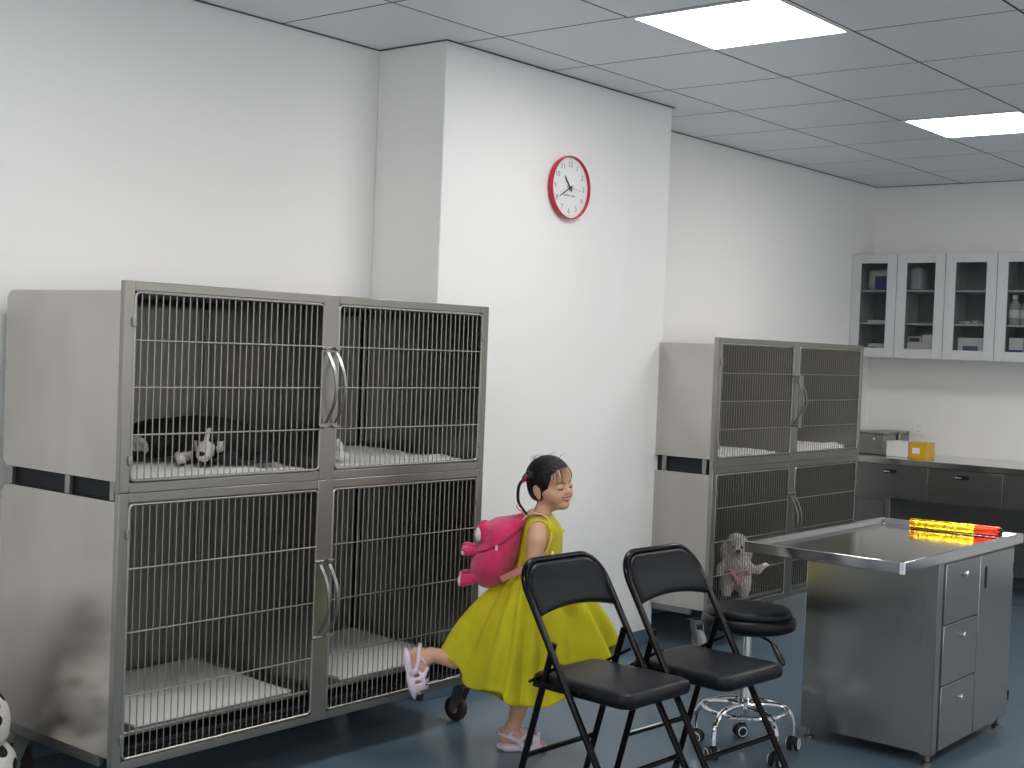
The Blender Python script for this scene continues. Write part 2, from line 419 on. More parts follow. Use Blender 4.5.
# ------------------------------------------------------------------ animal cages
XF = .12      # front plane of the face frames
XBK = -.537
def cage(name, label, y0, y1, z0, z1, b0, b1, rows, zfloor, lower, hz):
    """face frame z0..z1, housing b0..b1, rows = door bottom, three wires, door top"""
    ym = (y0+y1)/2; t = thing(name, label, 'cage', (-.22, ym, z0 if not lower else 0))
    Y0, Y1 = y0+.012, y1-.012; R = .035; th = .0035; xf = XF-.022
    # wrap-round shell: top, rounded back, bottom
    def prof(off):
        P = [(xf, b1-off)]
        for i in range(7): a = PI/2+PI/2*i/6; P.append((XBK+R+(R-off)*math.cos(a), b1-R+(R-off)*math.sin(a)))
        for i in range(7): a = PI+PI/2*i/6; P.append((XBK+R+(R-off)*math.cos(a), b0+R+(R-off)*math.sin(a)))
        P.append((xf, b0+off)); return P
    po, pi = prof(0), prof(th); mb = MB(); n = len(po)
    vs = [(x, Y0, z) for x, z in po]+[(x, Y1, z) for x, z in po]+[(x, Y0, z) for x, z in pi]+[(x, Y1, z) for x, z in pi]
    fs = []
    for i in range(n-1): fs += [(i, i+1, n+i+1, n+i)]
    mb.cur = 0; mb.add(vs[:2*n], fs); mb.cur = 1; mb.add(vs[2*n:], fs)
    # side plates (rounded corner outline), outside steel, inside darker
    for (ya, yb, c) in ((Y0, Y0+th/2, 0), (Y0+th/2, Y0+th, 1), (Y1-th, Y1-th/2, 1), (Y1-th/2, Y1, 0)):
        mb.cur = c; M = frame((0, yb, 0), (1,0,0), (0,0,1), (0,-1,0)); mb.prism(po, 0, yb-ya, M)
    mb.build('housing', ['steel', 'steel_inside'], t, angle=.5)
    # face frame
    fw, pw = .034, .034; mb = MB()
    mb.box((xf, y0, z0), (XF, y0+fw, z1)); mb.box((xf, y1-fw, z0), (XF, y1, z1)); mb.box((xf, ym-pw, z0), (XF, ym+pw, z1))
    for a, b in ((y0+fw, ym-pw), (ym+pw, y1-fw)):
        mb.box((xf, a, z0), (XF, b, rows[0]-.006)); mb.box((xf, a, rows[-1]+.006), (XF, b, z1))
    mb.build('face_frame', 'steel_frame', t, bevel=.002)
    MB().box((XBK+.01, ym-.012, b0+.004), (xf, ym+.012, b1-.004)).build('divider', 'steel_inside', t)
    # bright strip folded along the rear corners of both bays
    for yy in (ym-.014, Y1-th-.002): MB().box((XBK+.010, yy-.012, b0+.03), (XBK+.022, yy, b1-.03)).build('corner_strip', 'zinc', t, bevel=.002)
    if lower:
        MB().box((XBK+.01, Y0+.006, zfloor-.012), (xf-.004, Y1-.006, zfloor)).build('floor_grid', 'steel_dark', t)
        MB().box((XBK+.03, Y0+.01, b0+.006), (xf-.03, Y1-.01, b0+.02)).build('drip_tray', 'black_gap', t)
    else:
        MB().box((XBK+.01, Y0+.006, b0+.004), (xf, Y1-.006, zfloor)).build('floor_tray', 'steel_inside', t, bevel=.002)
    # doors
    for side, (a, b) in enumerate(((y0+fw+.004, ym-pw-.002), (ym+pw+.002, y1-fw-.004))):
        xd = XF-.002; zb, zt = rows[0], rows[-1]; mb = MB()
        out = rrect(b-a, zt-zb, .014, 4, (a+b)/2, (zb+zt)/2); mb.tube([(xd, p, q) for p, q in out], .0042, 8, closed=True)
        nb = 30
        for i in range(1, nb):
            yy = a+(b-a)*i/nb; mb.tube([(xd-.003, yy, zb), (xd-.003, yy, zt)], .0020, 6)
        for zz in rows[1:-1]: mb.tube([(xd+.002, a, zz), (xd+.002, b, zz)], .0028, 6)
        if lower: mb.tube([(xd-.012, a, zfloor+.003), (xd-.012, b, zfloor+.003)], .0055, 8)
        d = mb.build('door', 'wire', t)
        s = -1 if side == 0 else 1
        yh = ym+s*.030; z3, z1_ = hz
        yp = ym+s*.020
        pts = []
        for i in range(17):
            u = i/16; zz = z3+.012+(z1_-z3-.024)*u; pts.append((XF+.006+.048*math.sin(PI*u)**.9, yp, zz))
        hb = MB(); hw = .006
        for i in range(16):
            p, q = pts[i], pts[i+1]
            hb.add([(p[0], p[1]-hw, p[2]), (p[0], p[1]+hw, p[2]), (q[0], q[1]+hw, q[2]), (q[0], q[1]-hw, q[2]), (p[0]+.004, p[1]-hw, p[2]), (p[0]+.004, p[1]+hw, p[2]), (q[0]+.004, q[1]+hw, q[2]), (q[0]+.004, q[1]-hw, q[2])],
                   [(0,1,2,3), (7,6,5,4), (0,3,7,4), (1,5,6,2), (0,4,5,1), (3,2,6,7)])
        hb.build('handle', 'zinc', d, world=True)
        for zz in (z3, z1_):
            lb = MB(); lb.tube([(XF+.004, ym+s*.042, zz), (XF+.008, ym+s*.026, zz+.002), (XF+.010, ym+s*.010, zz+.002)], .0045, 8)
            lb.tube([(XF-.002, ym+s*.026, zz), (XF+.012, ym+s*.026, zz)], .006, 8); lb.build('latch', 'wire', d, world=True)
        yo = a-.006 if side == 0 else b+.006
        for zz in (zt-.085, zb+.06):
            MB().box((XF-.001, yo-.007, zz-.014), (XF+.007, yo+.007, zz+.014)).build('hinge', 'zinc', d, bevel=.002, world=True)
    return t
def castor(parent, x, y, top, turn, wheelmat='rubber_dark'):
    M = Matrix.Translation((x, y, 0)) @ Matrix.Rotation(turn, 4, 'Z'); r = .049
    cs = bpy.data.objects.new('castor', None)
    mb = MB(); mb.box((-.038,-.03,top-.006), (.038,.03,top), M)
    mb.lathe([(.022, top-.022), (.026, top-.014), (.022, top-.006)], 20, M)
    for s in (-1, 1):
        M2 = M @ frame((0, s*.021, 0), (1,0,0), (0,0,1), (0,-1,0))
        mb.prism([(-.024, top-.018), (-.044, .052), (-.040, .040), (-.028, .036), (-.014, .042), (.024, top-.030), (.024, top-.018)], -.0015, .0015, M2)
    mb.box((-.024,-.022,top-.020), (.024,.022,top-.016), M)
    c = mb.build('castor', 'zinc', parent)
    MW = M @ frame((-.026, 0, r), (1,0,0), (0,0,1), (0,-1,0))
    w = MB().lathe([(.020,-.016), (.038,-.016), (.046,-.013), (r,-.006), (r,.006), (.046,.013), (.038,.016), (.020,.016)], 28, MW).build('wheel', wheelmat, c)
    MB().lathe([(.001,-.020), (.016,-.019), (.019,-.0165), (.019,.0165), (.016,.019), (.001,.020)], 20, MW).build('hub', 'rubber_grey', c)
    return c
def base_frame(t, y0, y1, b0, z0):
    mb = MB()
    for yy in (y0+.034, y1-.059): mb.box((XBK+.03, yy, z0-.014), (XF-.12, yy+.025, b0-.004))
    mb.box((XBK+.03, y0+.059, z0-.014), (XBK+.055, y1-.059, z0-.004))
    mb.build('base_frame', 'steel_dark', t, bevel=.002)

CY0, CY1 = -1.752, -.147
c1u = cage('pet_cage', 'upper bank of the large steel cage stack at left, black and white dog inside', CY0, CY1, .973, 1.588, 1.003, 1.560, (1.008, 1.142, 1.280, 1.417, 1.555), 1.009, False, (1.150, 1.410))
c1l = cage('pet_cage', 'lower bank of the large steel cage stack at left, on castors behind the running child', CY0, CY1, .160, .9722, .192, .944, (.192, .379, .564, .751, .938), .262, True, (.445, .700))
base_frame(c1l, CY0, CY1, .192, .160)
for xx in (-.500, -.175, .06):      # spacer posts and dark slot between the two banks
    for ya, yb in ((CY0+.016, CY0+.03), (CY1-.03, CY1-.016)): MB().box((xx-.012, ya, .9445), (xx+.012, yb, 1.0025)).build('spacer', 'zinc', c1l, bevel=.002)
MB().box((XBK+.02, CY0+.04, .9445), (XF-.03, CY1-.04, 1.0025)).build('slot_filler', 'black_gap', c1l)
for x, y, tr in ((-.45, CY0+.07, .5), (-.45, CY1-.07, 2.2), (.045, CY0+.10, .3), (.080, CY1-.030, .05)): castor(c1l, x, y, .1555, tr)
DY0, DY1 = 1.540, 3.140
c2u = cage('pet_cage', 'upper bank of the far steel cage stack behind the pillar, two white pads inside', DY0, DY1, .8975, 1.525, .937, 1.492, (.944, 1.080, 1.217, 1.354, 1.493), .943, False, (1.085, 1.345))
c2l = cage('pet_cage', 'lower bank of the far steel cage stack, curly white dog behind its door', DY0, DY1, .184, .8968, .205, .862, (.206, .372, .537, .700, .862), .222, True, (.470, .730))
base_frame(c2l, DY0, DY1, .205, .184)
for xx in (-.17, .06):
    for ya, yb in ((DY0+.016, DY0+.03), (DY1-.03, DY1-.016)): MB().box((xx-.012, ya, .8625), (xx+.012, yb, .9365)).build('spacer', 'zinc', c2l, bevel=.002)
MB().box((XBK+.02, DY0+.04, .8625), (XF-.03, DY1-.04, .9365)).build('slot_filler', 'black_gap', c2l)
for x, y, tr in ((-.45, DY0+.07, .5), (-.45, DY1-.07, 2.2), (.02, DY0+.075, 2.7), (.045, DY1-.09, 2.0)): castor(c2l, x, y, .148, tr, 'rubber_grey')
ymc = (DY0+DY1)/2
MB().box((XF+.030, ymc-.022, 1.075), (XF+.034, ymc+.022, 1.350)).build('handle_reflection', 'zinc', c2u, bevel=.002)  # added flat plate standing in for the reflection on the door handles
MB().box((XBK+.34, ymc-.020, .60), (XBK+.38, ymc-.0125, .855)).build('divider_strip', 'zinc', c2l, bevel=.002)  # narrow upright strip against the divider face

# absorbent pads lying in the cages: slightly wavy sheets with thickness
def pad(label, corners, z, wave=.004, seed=0, th=.006):
    rnd = random.Random(seed); n = 14; C = [Vector((c[0], c[1], 0)) for c in corners]
    ph = [rnd.uniform(0, 6) for _ in range(4)]; ctr = sum(C, Vector())/4; t = thing('absorbent_pad', label, 'pad', (ctr.x, ctr.y, z), 0, 'white absorbent pads in the cages')
    mb = MB(); top = []
    for i in range(n+1):
        for j in range(n+1):
            u, v = i/n, j/n; p = C[0]*(1-u)*(1-v)+C[1]*u*(1-v)+C[2]*u*v+C[3]*(1-u)*v
            e = min(u, 1-u, v, 1-v); w = wave*(math.sin(7*u+ph[0])*math.sin(6*v+ph[1])+.6*math.sin(13*v+5*u+ph[2]))
            top.append(Vector((p.x, p.y, z+th*(1 if e > .01 else .4)+max(0, w)+.0004)))
    bot = [Vector((p.x, p.y, z+.0004)) for p in top]; N = (n+1)**2; fs = []
    for i in range(n):
        for j in range(n):
            a = i*(n+1)+j; fs.append((a, a+1, a+n+2, a+n+1)); fs.append((N+a, N+a+n+1, N+a+n+2, N+a+1))
    for k in range(n):
        for (a, b) in ((k, k+1), (n*(n+1)+k, n*(n+1)+k+1), (k*(n+1), (k+1)*(n+1)), (k*(n+1)+n, (k+1)*(n+1)+n)): fs.append((a, b, N+b, N+a))
    mb.add(top+bot, fs); mb.build('sheet', 'pad_paper', t)
    return t
pad('white pad under the black and white dog, upper left cage bay', [(.085,-1.69), (.088,-1.02), (-.40,-1.01), (-.47,-1.69)], 1.0092, .008, 1)
pad('crumpled white pad in the upper right bay of the large cage', [(.085,-.90), (.088,-.24), (-.40,-.27), (-.44,-.89)], 1.0092, .016, 2)
pad('big flat white pad in the lower left bay of the large cage', [(.07,-1.64), (.07,-1.03), (-.50,-1.00), (-.50,-1.62)], .2622, .006, 3, .012)
pad('big flat white pad in the lower right bay behind the raised sandal', [(.06,-.80), (.075,-.24), (-.50,-.20), (-.50,-.84)], .2622, .006, 4, .012)
pad('white pad in the upper left bay of the far cage stack', [(.085,1.60), (.088,2.20), (-.33,2.20), (-.42,1.62)], .9432, .006, 5, .016)
pad('white pad in the upper right bay of the far cage stack', [(.085,2.40), (.088,3.00), (-.28,2.98), (-.42,2.42)], .9432, .008, 6, .024)

# ------------------------------------------------------------------ wall clock, 10:40
t = thing('wall_clock', 'round white wall clock with red rim hanging on the pillar', 'clock', (XP+.0005, .745, 2.158))
FM = frame((0,0,0), (0,1,0), (0,0,1), (1,0,0))
MB().lathe([(.128,.0), (.137,.004), (.1405,.02), (.1400,.030), (.1385,.033), (.1355,.032), (.1345,.024), (.1345,.004)], 64, FM).build('rim', 'red_plastic', t, world=False)
MB().lathe([(.0005,.010), (.1342,.010), (.1342,.018), (.0005,.018)], 48, FM).build('dial', 'clock_face', t, world=False)
DG = bpy.context.evaluated_depsgraph_get
for h in range(1, 13):
    a = math.radians(90-30*h); cu = bpy.data.curves.new('numeral', 'FONT'); cu.body = str(h); cu.size = .034; cu.align_x = 'CENTER'; cu.align_y = 'CENTER'; cu.extrude = .0003
    tmp = bpy.data.objects.new('numeral_source', cu); COL.objects.link(tmp); bpy.context.view_layer.update()
    me = bpy.data.meshes.new_from_object(tmp.evaluated_get(DG())); bpy.data.objects.remove(tmp); bpy.data.curves.remove(cu)
    me.materials.clear(); me.materials.append(MATS['print_grey'])
    no = bpy.data.objects.new('numeral', me); COL.objects.link(no); no.parent = t
    no.matrix_local = FM @ Matrix.Translation((.103*math.cos(a), .103*math.sin(a), .0186))
mb = MB()
for k in range(60):
    a = 2*PI*k/60; r0 = .121 if k % 5 else .118
    mb.prism([(-.0004, r0), (.0004, r0), (.0004, .126), (-.0004, .126)], .0181, .0186, FM @ Matrix.Rotation(a, 4, 'Z'))
mb.build('minute_marks', 'print_grey', t, world=False)
mb = MB()
for k in range(4): mb.tube([FM @ Vector((-.040+.011*k+dx, -.038+dy, .0188)) for dx, dy in ((0,0), (.003,.008), (.006,-.001), (.010,.004))], .0010, 6)
for k in range(3): mb.tube([FM @ Vector((.014+.010*k+dx, -.038+dy, .0188)) for dx, dy in ((0,0), (.003,.006), (.006,0), (.009,.003))], .0010, 6)
mb.build('dial_script', 'print_grey', t, world=False)
def hand(nm, deg, ln, w, z, back=.02, m='black_ink'):
    M = FM @ Matrix.Rotation(-math.radians(deg), 4, 'Z')
    MB().prism([(-w,-back), (w,-back), (w*.9, ln*.8), (0, ln), (-w*.9, ln*.8)], z, z+.0012, M).build(nm, m, t, world=False)
hand('hour_hand', 320, .066, .0036, .022); hand('minute_hand', 240, .098, .0026, .024); hand('second_hand', 96, .095, .0008, .026, .03, 'print_grey')
MB().lathe([(.0005,.018), (.006,.018), (.006,.029), (.0005,.030)], 20, FM).build('hub', 'black_ink', t, world=False)

# ------------------------------------------------------------------ wall cabinets on the far wall
def wall_cabinet(x0, x1, label):
    t = thing('wall_cabinet', label, 'cabinet', ((x0+x1)/2, 4.62, 1.468), 0, 'wall cabinets with glass doors')
    z0, z1, ya, yb = 1.468, 2.157, 4.470, YF-.001; a, b = x0+.0008, x1-.0008; w = .016
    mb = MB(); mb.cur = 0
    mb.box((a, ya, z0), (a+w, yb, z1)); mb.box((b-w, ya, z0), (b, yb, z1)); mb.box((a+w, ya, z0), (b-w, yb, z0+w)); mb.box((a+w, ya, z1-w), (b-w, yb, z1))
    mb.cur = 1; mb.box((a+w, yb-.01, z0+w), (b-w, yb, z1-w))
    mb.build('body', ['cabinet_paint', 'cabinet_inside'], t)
    for zz in (1.700, 1.918): MB().box((a+w+.001, ya+.012, zz-.010), (b-w-.001, yb-.011, zz)).build('shelf', 'cabinet_paint', t)
    mb = MB(); s = .066; da, db = a+.001, b-.001
    mb.box((da, 4.450, z0), (da+s, 4.468, z1)); mb.box((db-s, 4.450, z0), (db, 4.468, z1)); mb.box((da+s, 4.450, z0), (db-s, 4.468, 1.530)); mb.box((da+s, 4.450, 2.096), (db-s, 4.468, z1))
    d = mb.build('door', 'cabinet_paint', t, bevel=.0015)
    MB().box((da+s-.001, 4.457, 1.529), (db-s+.001, 4.460, 2.097)).build('pane', 'glass', d, world=True)
    return t
XS = [-.598, -.276, .053, .388, .722]
for i, lb in enumerate(('glass-door wall cabinet in the corner holding white and blue bags', 'glass-door wall cabinet with a clear plastic bag on its top shelf',
                        'glass-door wall cabinet with an empty top shelf, third from the corner', 'glass-door wall cabinet with clear bottles on its middle shelf, at the picture edge')):
    wall_cabinet(XS[i], XS[i+1], lb)
def carton(name, label, cat, lo, hi, m='carton_white', stripe=None, group=None, lid=True):
    c = ((lo[0]+hi[0])/2, (lo[1]+hi[1])/2, lo[2]); t = thing(name, label, cat, c, 0, group)
    MB().box(lo, hi).build('box_body', m, t, bevel=.002)
    if stripe:
        zz0 = lo[2]+(hi[2]-lo[2])*stripe[1]; zz1 = lo[2]+(hi[2]-lo[2])*stripe[2]; w = hi[0]-lo[0]
        MB().box((lo[0]+w*stripe[3], lo[1]-.0012, zz0), (lo[0]+w*stripe[4], lo[1]-.0002, zz1)).build('printed_label', stripe[0], t)
    if lid: MB().box((lo[0]-.001, lo[1]-.001, hi[2]-.012), (hi[0]+.001, hi[1]+.001, hi[2]+.001)).build('lid', m, t, bevel=.001)
    return t
def bag(label, c, r, m, k=0, col=None):
    F = Field((c[0]-r[0]*1.4, c[1]-r[1]*1.4, c[2]-.01), (c[0]+r[0]*1.4, c[1]+r[1]*1.4, c[2]+r[2]*2.4), .006)
    F.rbox((c[0], c[1], c[2]+r[2]+.002), r, min(r)*.55, .01); F.ell((c[0]+r[0]*.3, c[1], c[2]+r[2]*1.5), (r[0]*.5, r[1]*.6, r[2]*.6), .02)
    F.fuzz(.004, 60)
    o = F.build('plastic_bag', m); tag(o, label, 'bag'); return o
BS = 1.9182; MS = 1.7002; LS = 1.4842
bag('white plastic bag stuffed at the top of the corner cabinet', (-.462, 4.64, BS), (.080,.07,.070), 'plastic_white')
o = carton('packet', 'dark blue packet beside the white bag, top shelf of the corner cabinet', 'packet', (-.450, 4.50, BS), (-.345, 4.56, BS+.095), 'ink_blue', ('plastic_white', .1, .9, .78, .92), lid=False)
carton('tray', 'flat white tray on the middle shelf of the corner cabinet', 'tray', (-.50, 4.52, MS), (-.35, 4.66, MS+.016), 'plastic_white', lid=True)
carton('box', 'small pale box at the bottom of the corner cabinet', 'box', (-.49, 4.52, LS), (-.36, 4.64, LS+.075), 'carton_white', ('ink_dark', .2, .7, .1, .5))
bag('clear plastic bag leaning on the left side of its top shelf', (-.185, 4.60, BS), (.040,.06,.075), 'bag_film')
carton('box', 'long white box at the bottom, under two smaller boxes', 'box', (-.215, 4.52, LS), (-.01, 4.66, LS+.088), 'carton_white', ('plastic_white', .1, .5, .05, .6))
carton('box', 'small white box with dark print stacked at the left', 'box', (-.210, 4.53, LS+.0895), (-.125, 4.64, LS+.128), 'carton_white', ('ink_dark', .15, .85, .1, .9))
carton('box', 'small plain white box stacked beside the dark printed one', 'box', (-.115, 4.53, LS+.0895), (-.03, 4.64, LS+.142), 'carton_white')
carton('box', 'white box with a purple label at the bottom of the third cabinet', 'box', (.128, 4.52, LS), (.312, 4.66, LS+.128), 'carton_white', ('ink_purple', .36, .60, .18, .72))
rr = random.Random(5)
for k in range(7):
    x = .14+.023*k; h = .010+.012*rr.random()
    F = Field((x-.03, 4.50, MS-.004), (x+.03, 4.60, MS+.05), .004); F.rbox((x, 4.535+.02*rr.random(), MS+h/2+.001), (.011,.03,h/2+.003), .003, .004)
    o = F.build('packet', 'bag_film'); tag(o, 'small clear sachet lying in the row on the third cabinet middle shelf', 'packet', 'clear sachets on the middle shelf')
def bottle(x, y, z, label):
    t = thing('bottle', label, 'bottle', (x, y, z), 0, 'clear bottles on the shelf')
    MB().lathe([(.001,0), (.031,0), (.036,.005), (.036,.120), (.030,.140), (.015,.155), (.013,.168)], 24).build('bottle_body', 'bottle_clear', t, world=False)
    MB().lathe([(.0363,.045), (.0368,.046), (.0368,.095), (.0363,.096)], 24).build('label_band', 'carton_white', t, world=False)
    MB().lathe([(.001,.166), (.016,.166), (.016,.190), (.001,.191)], 18).build('cap', 'plastic_white', t, world=False)
bottle(.478, 4.54, MS, 'clear bottle with a white band at the left edge of the shelf'); bottle(.556, 4.54, MS, 'clear bottle with a white band standing right of its twin')
carton('box', 'white box with blue base at the bottom of the bottle cabinet', 'box', (.458, 4.52, LS), (.545, 4.64, LS+.135), 'carton_white', ('ink_blue', .34, .44, .0, 1.))
carton('box', 'taller white box with a dark mark beside the blue based box', 'box', (.553, 4.52, LS), (.650, 4.64, LS+.190), 'carton_white', ('ink_dark', .25, .5, .3, .7))

# ------------------------------------------------------------------ far counter with drawers
CT = .823; CYF = 4.170
t = thing('counter', 'long dark steel counter with drawers along the far wall', 'counter', (.6, 4.48, 0))
MB().box((-.592, CYF-.012, CT-.040), (2.2, YF-.008, CT)).build('worktop', 'steel_pan', t, bevel=.003)
mb = MB(); xs = [-.345, .120, .590, 1.060, 1.530, 2.0]
mb.box((-.590, CYF+.006, .560), (2.18, YF-.02, CT-.041))
mb.build('carcass', 'steel_dark', t, bevel=.002)
MB().box((-.590, CYF+.03, .06), (-.165, YF-.02, .5595)).build('pedestal', 'steel_dark', t, bevel=.002)
MB().box((-.56, CYF+.016, .09), (-.185, CYF+.0295, .545)).build('cupboard_door', 'steel_dark', t, bevel=.002)
for xx in (-.150, 2.15): MB().box((xx-.015, CYF+.01, 0.001), (xx+.015, CYF+.04, .5595)).build('leg', 'steel_frame', t, bevel=.002)
MB().box((-.163, 4.60, .10), (2.16, 4.615, .5595)).build('back_panel', 'steel_dark', t)
for i in range(5):
    d = MB().box((xs[i]+.006, CYF-.008, .572), (xs[i+1]-.006, CYF+.0055, CT-.046)).build('drawer', 'steel_dark', t, bevel=.002)
    xc = (xs[i]+xs[i+1])/2-.02
    MB().prism(rrect(.085,.026,.008,4), 0, .002, frame((xc, CYF-.0085, .738), (1,0,0), (0,0,1), (0,-1,0))).build('pull', 'black_gap', d, world=True)
    MB().tube([(xc-.04, CYF-.011, .738), (xc-.022, CYF-.018, .736), (xc-.004, CYF-.011, .736)], .005, 8).build('pull_lip', 'chrome', d, world=True)
def canister(x0, x1, y0, y1, h, label):
    t = thing('metal_case', label, 'container', ((x0+x1)/2, (y0+y1)/2, CT))
    MB().box((x0, y0, CT+.001), (x1, y1, CT+h-.016)).build('case_body', 'steel_frame', t, bevel=.006)
    MB().box((x0-.004, y0-.004, CT+h-.0155), (x1+.004, y1+.004, CT+h)).build('lid', 'wire', t, bevel=.004)
    for xx in (x0+(x1-x0)*.25, x0+(x1-x0)*.75):
        MB().lathe([(.001,0), (.009,0), (.011,.008), (.008,.016), (.001,.017)], 16, frame((xx, y0-.0005, CT+h-.045), (1,0,0), (0,0,1), (0,-1,0))).build('catch', 'chrome', t)
canister(-.52, -.275, 4.36, 4.56, .150, 'brushed steel case with a lid on the counter beside the far cages')
canister(-.440, -.265, 4.585, 4.745, .150, 'low steel case with two knobs, behind the white carton on the counter')
carton('box', 'plain white carton on the counter next to the yellow box', 'box', (-.228, 4.30, CT+.001), (-.085, 4.42, CT+.100), 'carton_white')
t = thing('acrylic_box', 'see-through orange yellow box on the counter end of the row', 'box', (-.018, 4.37, CT))
mb = MB(); x0, x1, y0, y1, z0, z1 = -.076, .040, 4.31, 4.44, CT+.001, CT+.100; w = .003
mb.box((x0, y0, z0), (x1, y1, z0+w)); mb.box((x0, y0, z0+w), (x1, y0+w, z1)); mb.box((x0, y1-w, z0+w), (x1, y1, z1)); mb.box((x0, y0+w, z0+w), (x0+w, y1-w, z1)); mb.box((x1-w, y0+w, z0+w), (x1, y1-w, z1))
mb.box((x0-.001, y0-.001, z1+.0003), (x1+.001, y1+.001, z1+.004))
mb.build('shell', 'acrylic_yellow', t)
MB().box((x0+.02, y0-.0015, z0+.03), (x0+.07, y0-.0003, z0+.068)).build('printed_label', 'carton_white', t)
MB().box((x0+.03, y0+.03, z0+w+.001), (x0+.08, y1-.03, z0+.065)).build('contents', 'plastic_white', t)
t = thing('wall_socket', 'faint white double socket on the far wall above the yellow box', 'socket', (-.215, YF-.001, 1.0))
MB().box((-.258, YF-.009, .950), (-.172, YF-.0005, 1.036)).build('plate', 'wall_paint', t, bevel=.003)
mb = MB()
for zz in (.975, 1.012):
    for dx in (-.008, .008): mb.box((-.215+dx-.0015, YF-.0100, zz-.006), (-.215+dx+.0015, YF-.0092, zz+.006))
mb.build('slots', 'rubber_grey', t)

# ------------------------------------------------------------------ examination table
t = thing('exam_table', 'stainless steel exam table with raised rim, three drawers and a cupboard', 'table', (1.36, .98, 0))
bx0, bx1, by0, by1, bz0, bz1 = 1.098, 1.607, .615, 1.372, .045, .730
MB().box((bx0, by0, bz0), (bx1, by1, bz1)).build('cabinet_body', 'steel_table', t, bevel=.004)
mb = MB()
mb.box((bx1-.040, by0-.004, bz0-.004), (bx1+.004, by0-.0005, bz1-.001)); mb.box((bx1+.0005, by0-.004, bz0-.004), (bx1+.004, by0+.045, bz1-.001)); mb.build('corner_post', 'steel_table', t, bevel=.0015)
tx0, tx1, ty0, ty1, tz = 1.018, 1.622, .272, 1.448, .770
def pan():
    mb = MB(); w = .018; dz = .020
    o = [(tx0,ty0), (tx1,ty0), (tx1,ty1), (tx0,ty1)]; i1 = [(tx0+w,ty0+w), (tx1-w,ty0+w), (tx1-w,ty1-w), (tx0+w,ty1-w)]; i2 = [(tx0+w+.012,ty0+w+.012), (tx1-w-.012,ty0+w+.012), (tx1-w-.012,ty1-w-.012), (tx0+w+.012,ty1-w-.012)]
    vs = [(x,y,tz-.0395) for x,y in o]+[(x,y,tz) for x,y in o]+[(x,y,tz) for x,y in i1]+[(x,y,tz-dz) for x,y in i2]
    fs = [(0,3,2,1)]
    for k in range(4):
        n = (k+1) % 4; fs += [(k,n,4+n,4+k), (4+k,4+n,8+n,8+k), (8+k,8+n,12+n,12+k)]
    fs.append((12,13,14,15)); mb.add(vs, fs); return mb
pan().build('table_top', 'steel_pan', t, bevel=.003, seg=2)
mb = MB(); mb.box((tx1-.004, ty0-.002, tz-.040), (tx1+.002, ty0+.012, tz-.001)); mb.box((tx1-.012, ty0-.002, tz-.040), (tx1-.004, ty0+.002, tz-.001)); mb.build('corner_weld', 'white_metal', t)
for k, (za, zb) in enumerate(((.505,.722), (.285,.500), (.052,.280))):
    d = MB().box((bx1+.0005, .668, za), (bx1+.010, .992, zb)).build('drawer', 'steel_table', t, bevel=.002)
    zk = (.672, .447, .217)[k]
    MB().lathe([(.001,0), (.006,0), (.006,.004), (.011,.006), (.012,.010), (.009,.013), (.001,.014)], 18, frame((bx1+.0102, .845, zk), (0,1,0), (0,0,1), (1,0,0))).build('knob', 'chrome', d, world=True)
d = MB().box((bx1+.0005, 1.000, .052), (bx1+.010, 1.362, .722)).build('cupboard_door', 'steel_table', t, bevel=.002)
MB().prism(rrect(.020,.085,.009,4), 0, .0012, frame((bx1+.0102, 1.06, .635), (0,1,0), (0,0,1), (1,0,0))).build('recessed_pull', 'black_gap', d, world=True)
for zz in (.640, .130): MB().box((bx1+.002, 1.363, zz-.02), (bx1+.012, 1.3715, zz+.02)).build('hinge', 'black_gap', d, world=True)
for x, y in ((bx0+.025, by0+.025), (bx1-.02, by0+.022), (bx1-.02, by1-.03), (bx0+.025, by1-.03)):
    MB().lathe([(.001,.0005), (.020,.0005), (.020,.012), (.010,.016), (.010,.0445), (.001,.0446)], 18, Matrix.Translation((x, y, 0))).build('leg', 'steel_dark', t)
# roll of foil lying in the pan of the table
A = Vector((1.190, 1.352, .7722)); B = Vector((1.552, 1.382, .7722)); ax = (B-A).normalized(); u = ax.cross(Vector((0,0,1))).normalized(); w = u.cross(ax)
t = thing('foil_roll', 'shiny gold foil roll with a red end lying on the steel exam table', 'roll', tuple(A))
MR = frame(A, u, w, ax); Ln = (B-A).length
def rollprof(a, b, r):
    P = [(.004, a)]; n = 10
    for k in range(n+1): P.append((r+.0008*math.sin(k*2.3), a+(b-a)*k/n))
    P.append((.004, b)); return P
MB().lathe(rollprof(0, Ln*.725, .0208), 28, MR).build('gold_wrap', 'gold_foil', t, angle=1.)
MB().lathe(rollprof(Ln*.7255, Ln, .0210), 28, MR).build('red_sleeve', 'red_foil', t, angle=1.)
for s in (.02, .045): MB().lathe([(.0205, Ln*s), (.0214, Ln*s+.001), (.0214, Ln*s+.004), (.0205, Ln*s+.005)], 28, MR).build('end_band', 'red_foil', t)
MB().lathe([(.001, Ln+.0005), (.016, Ln+.0005), (.016, Ln+.006), (.001, Ln+.0065)], 20, MR).build('core_end', 'black_plastic', t)

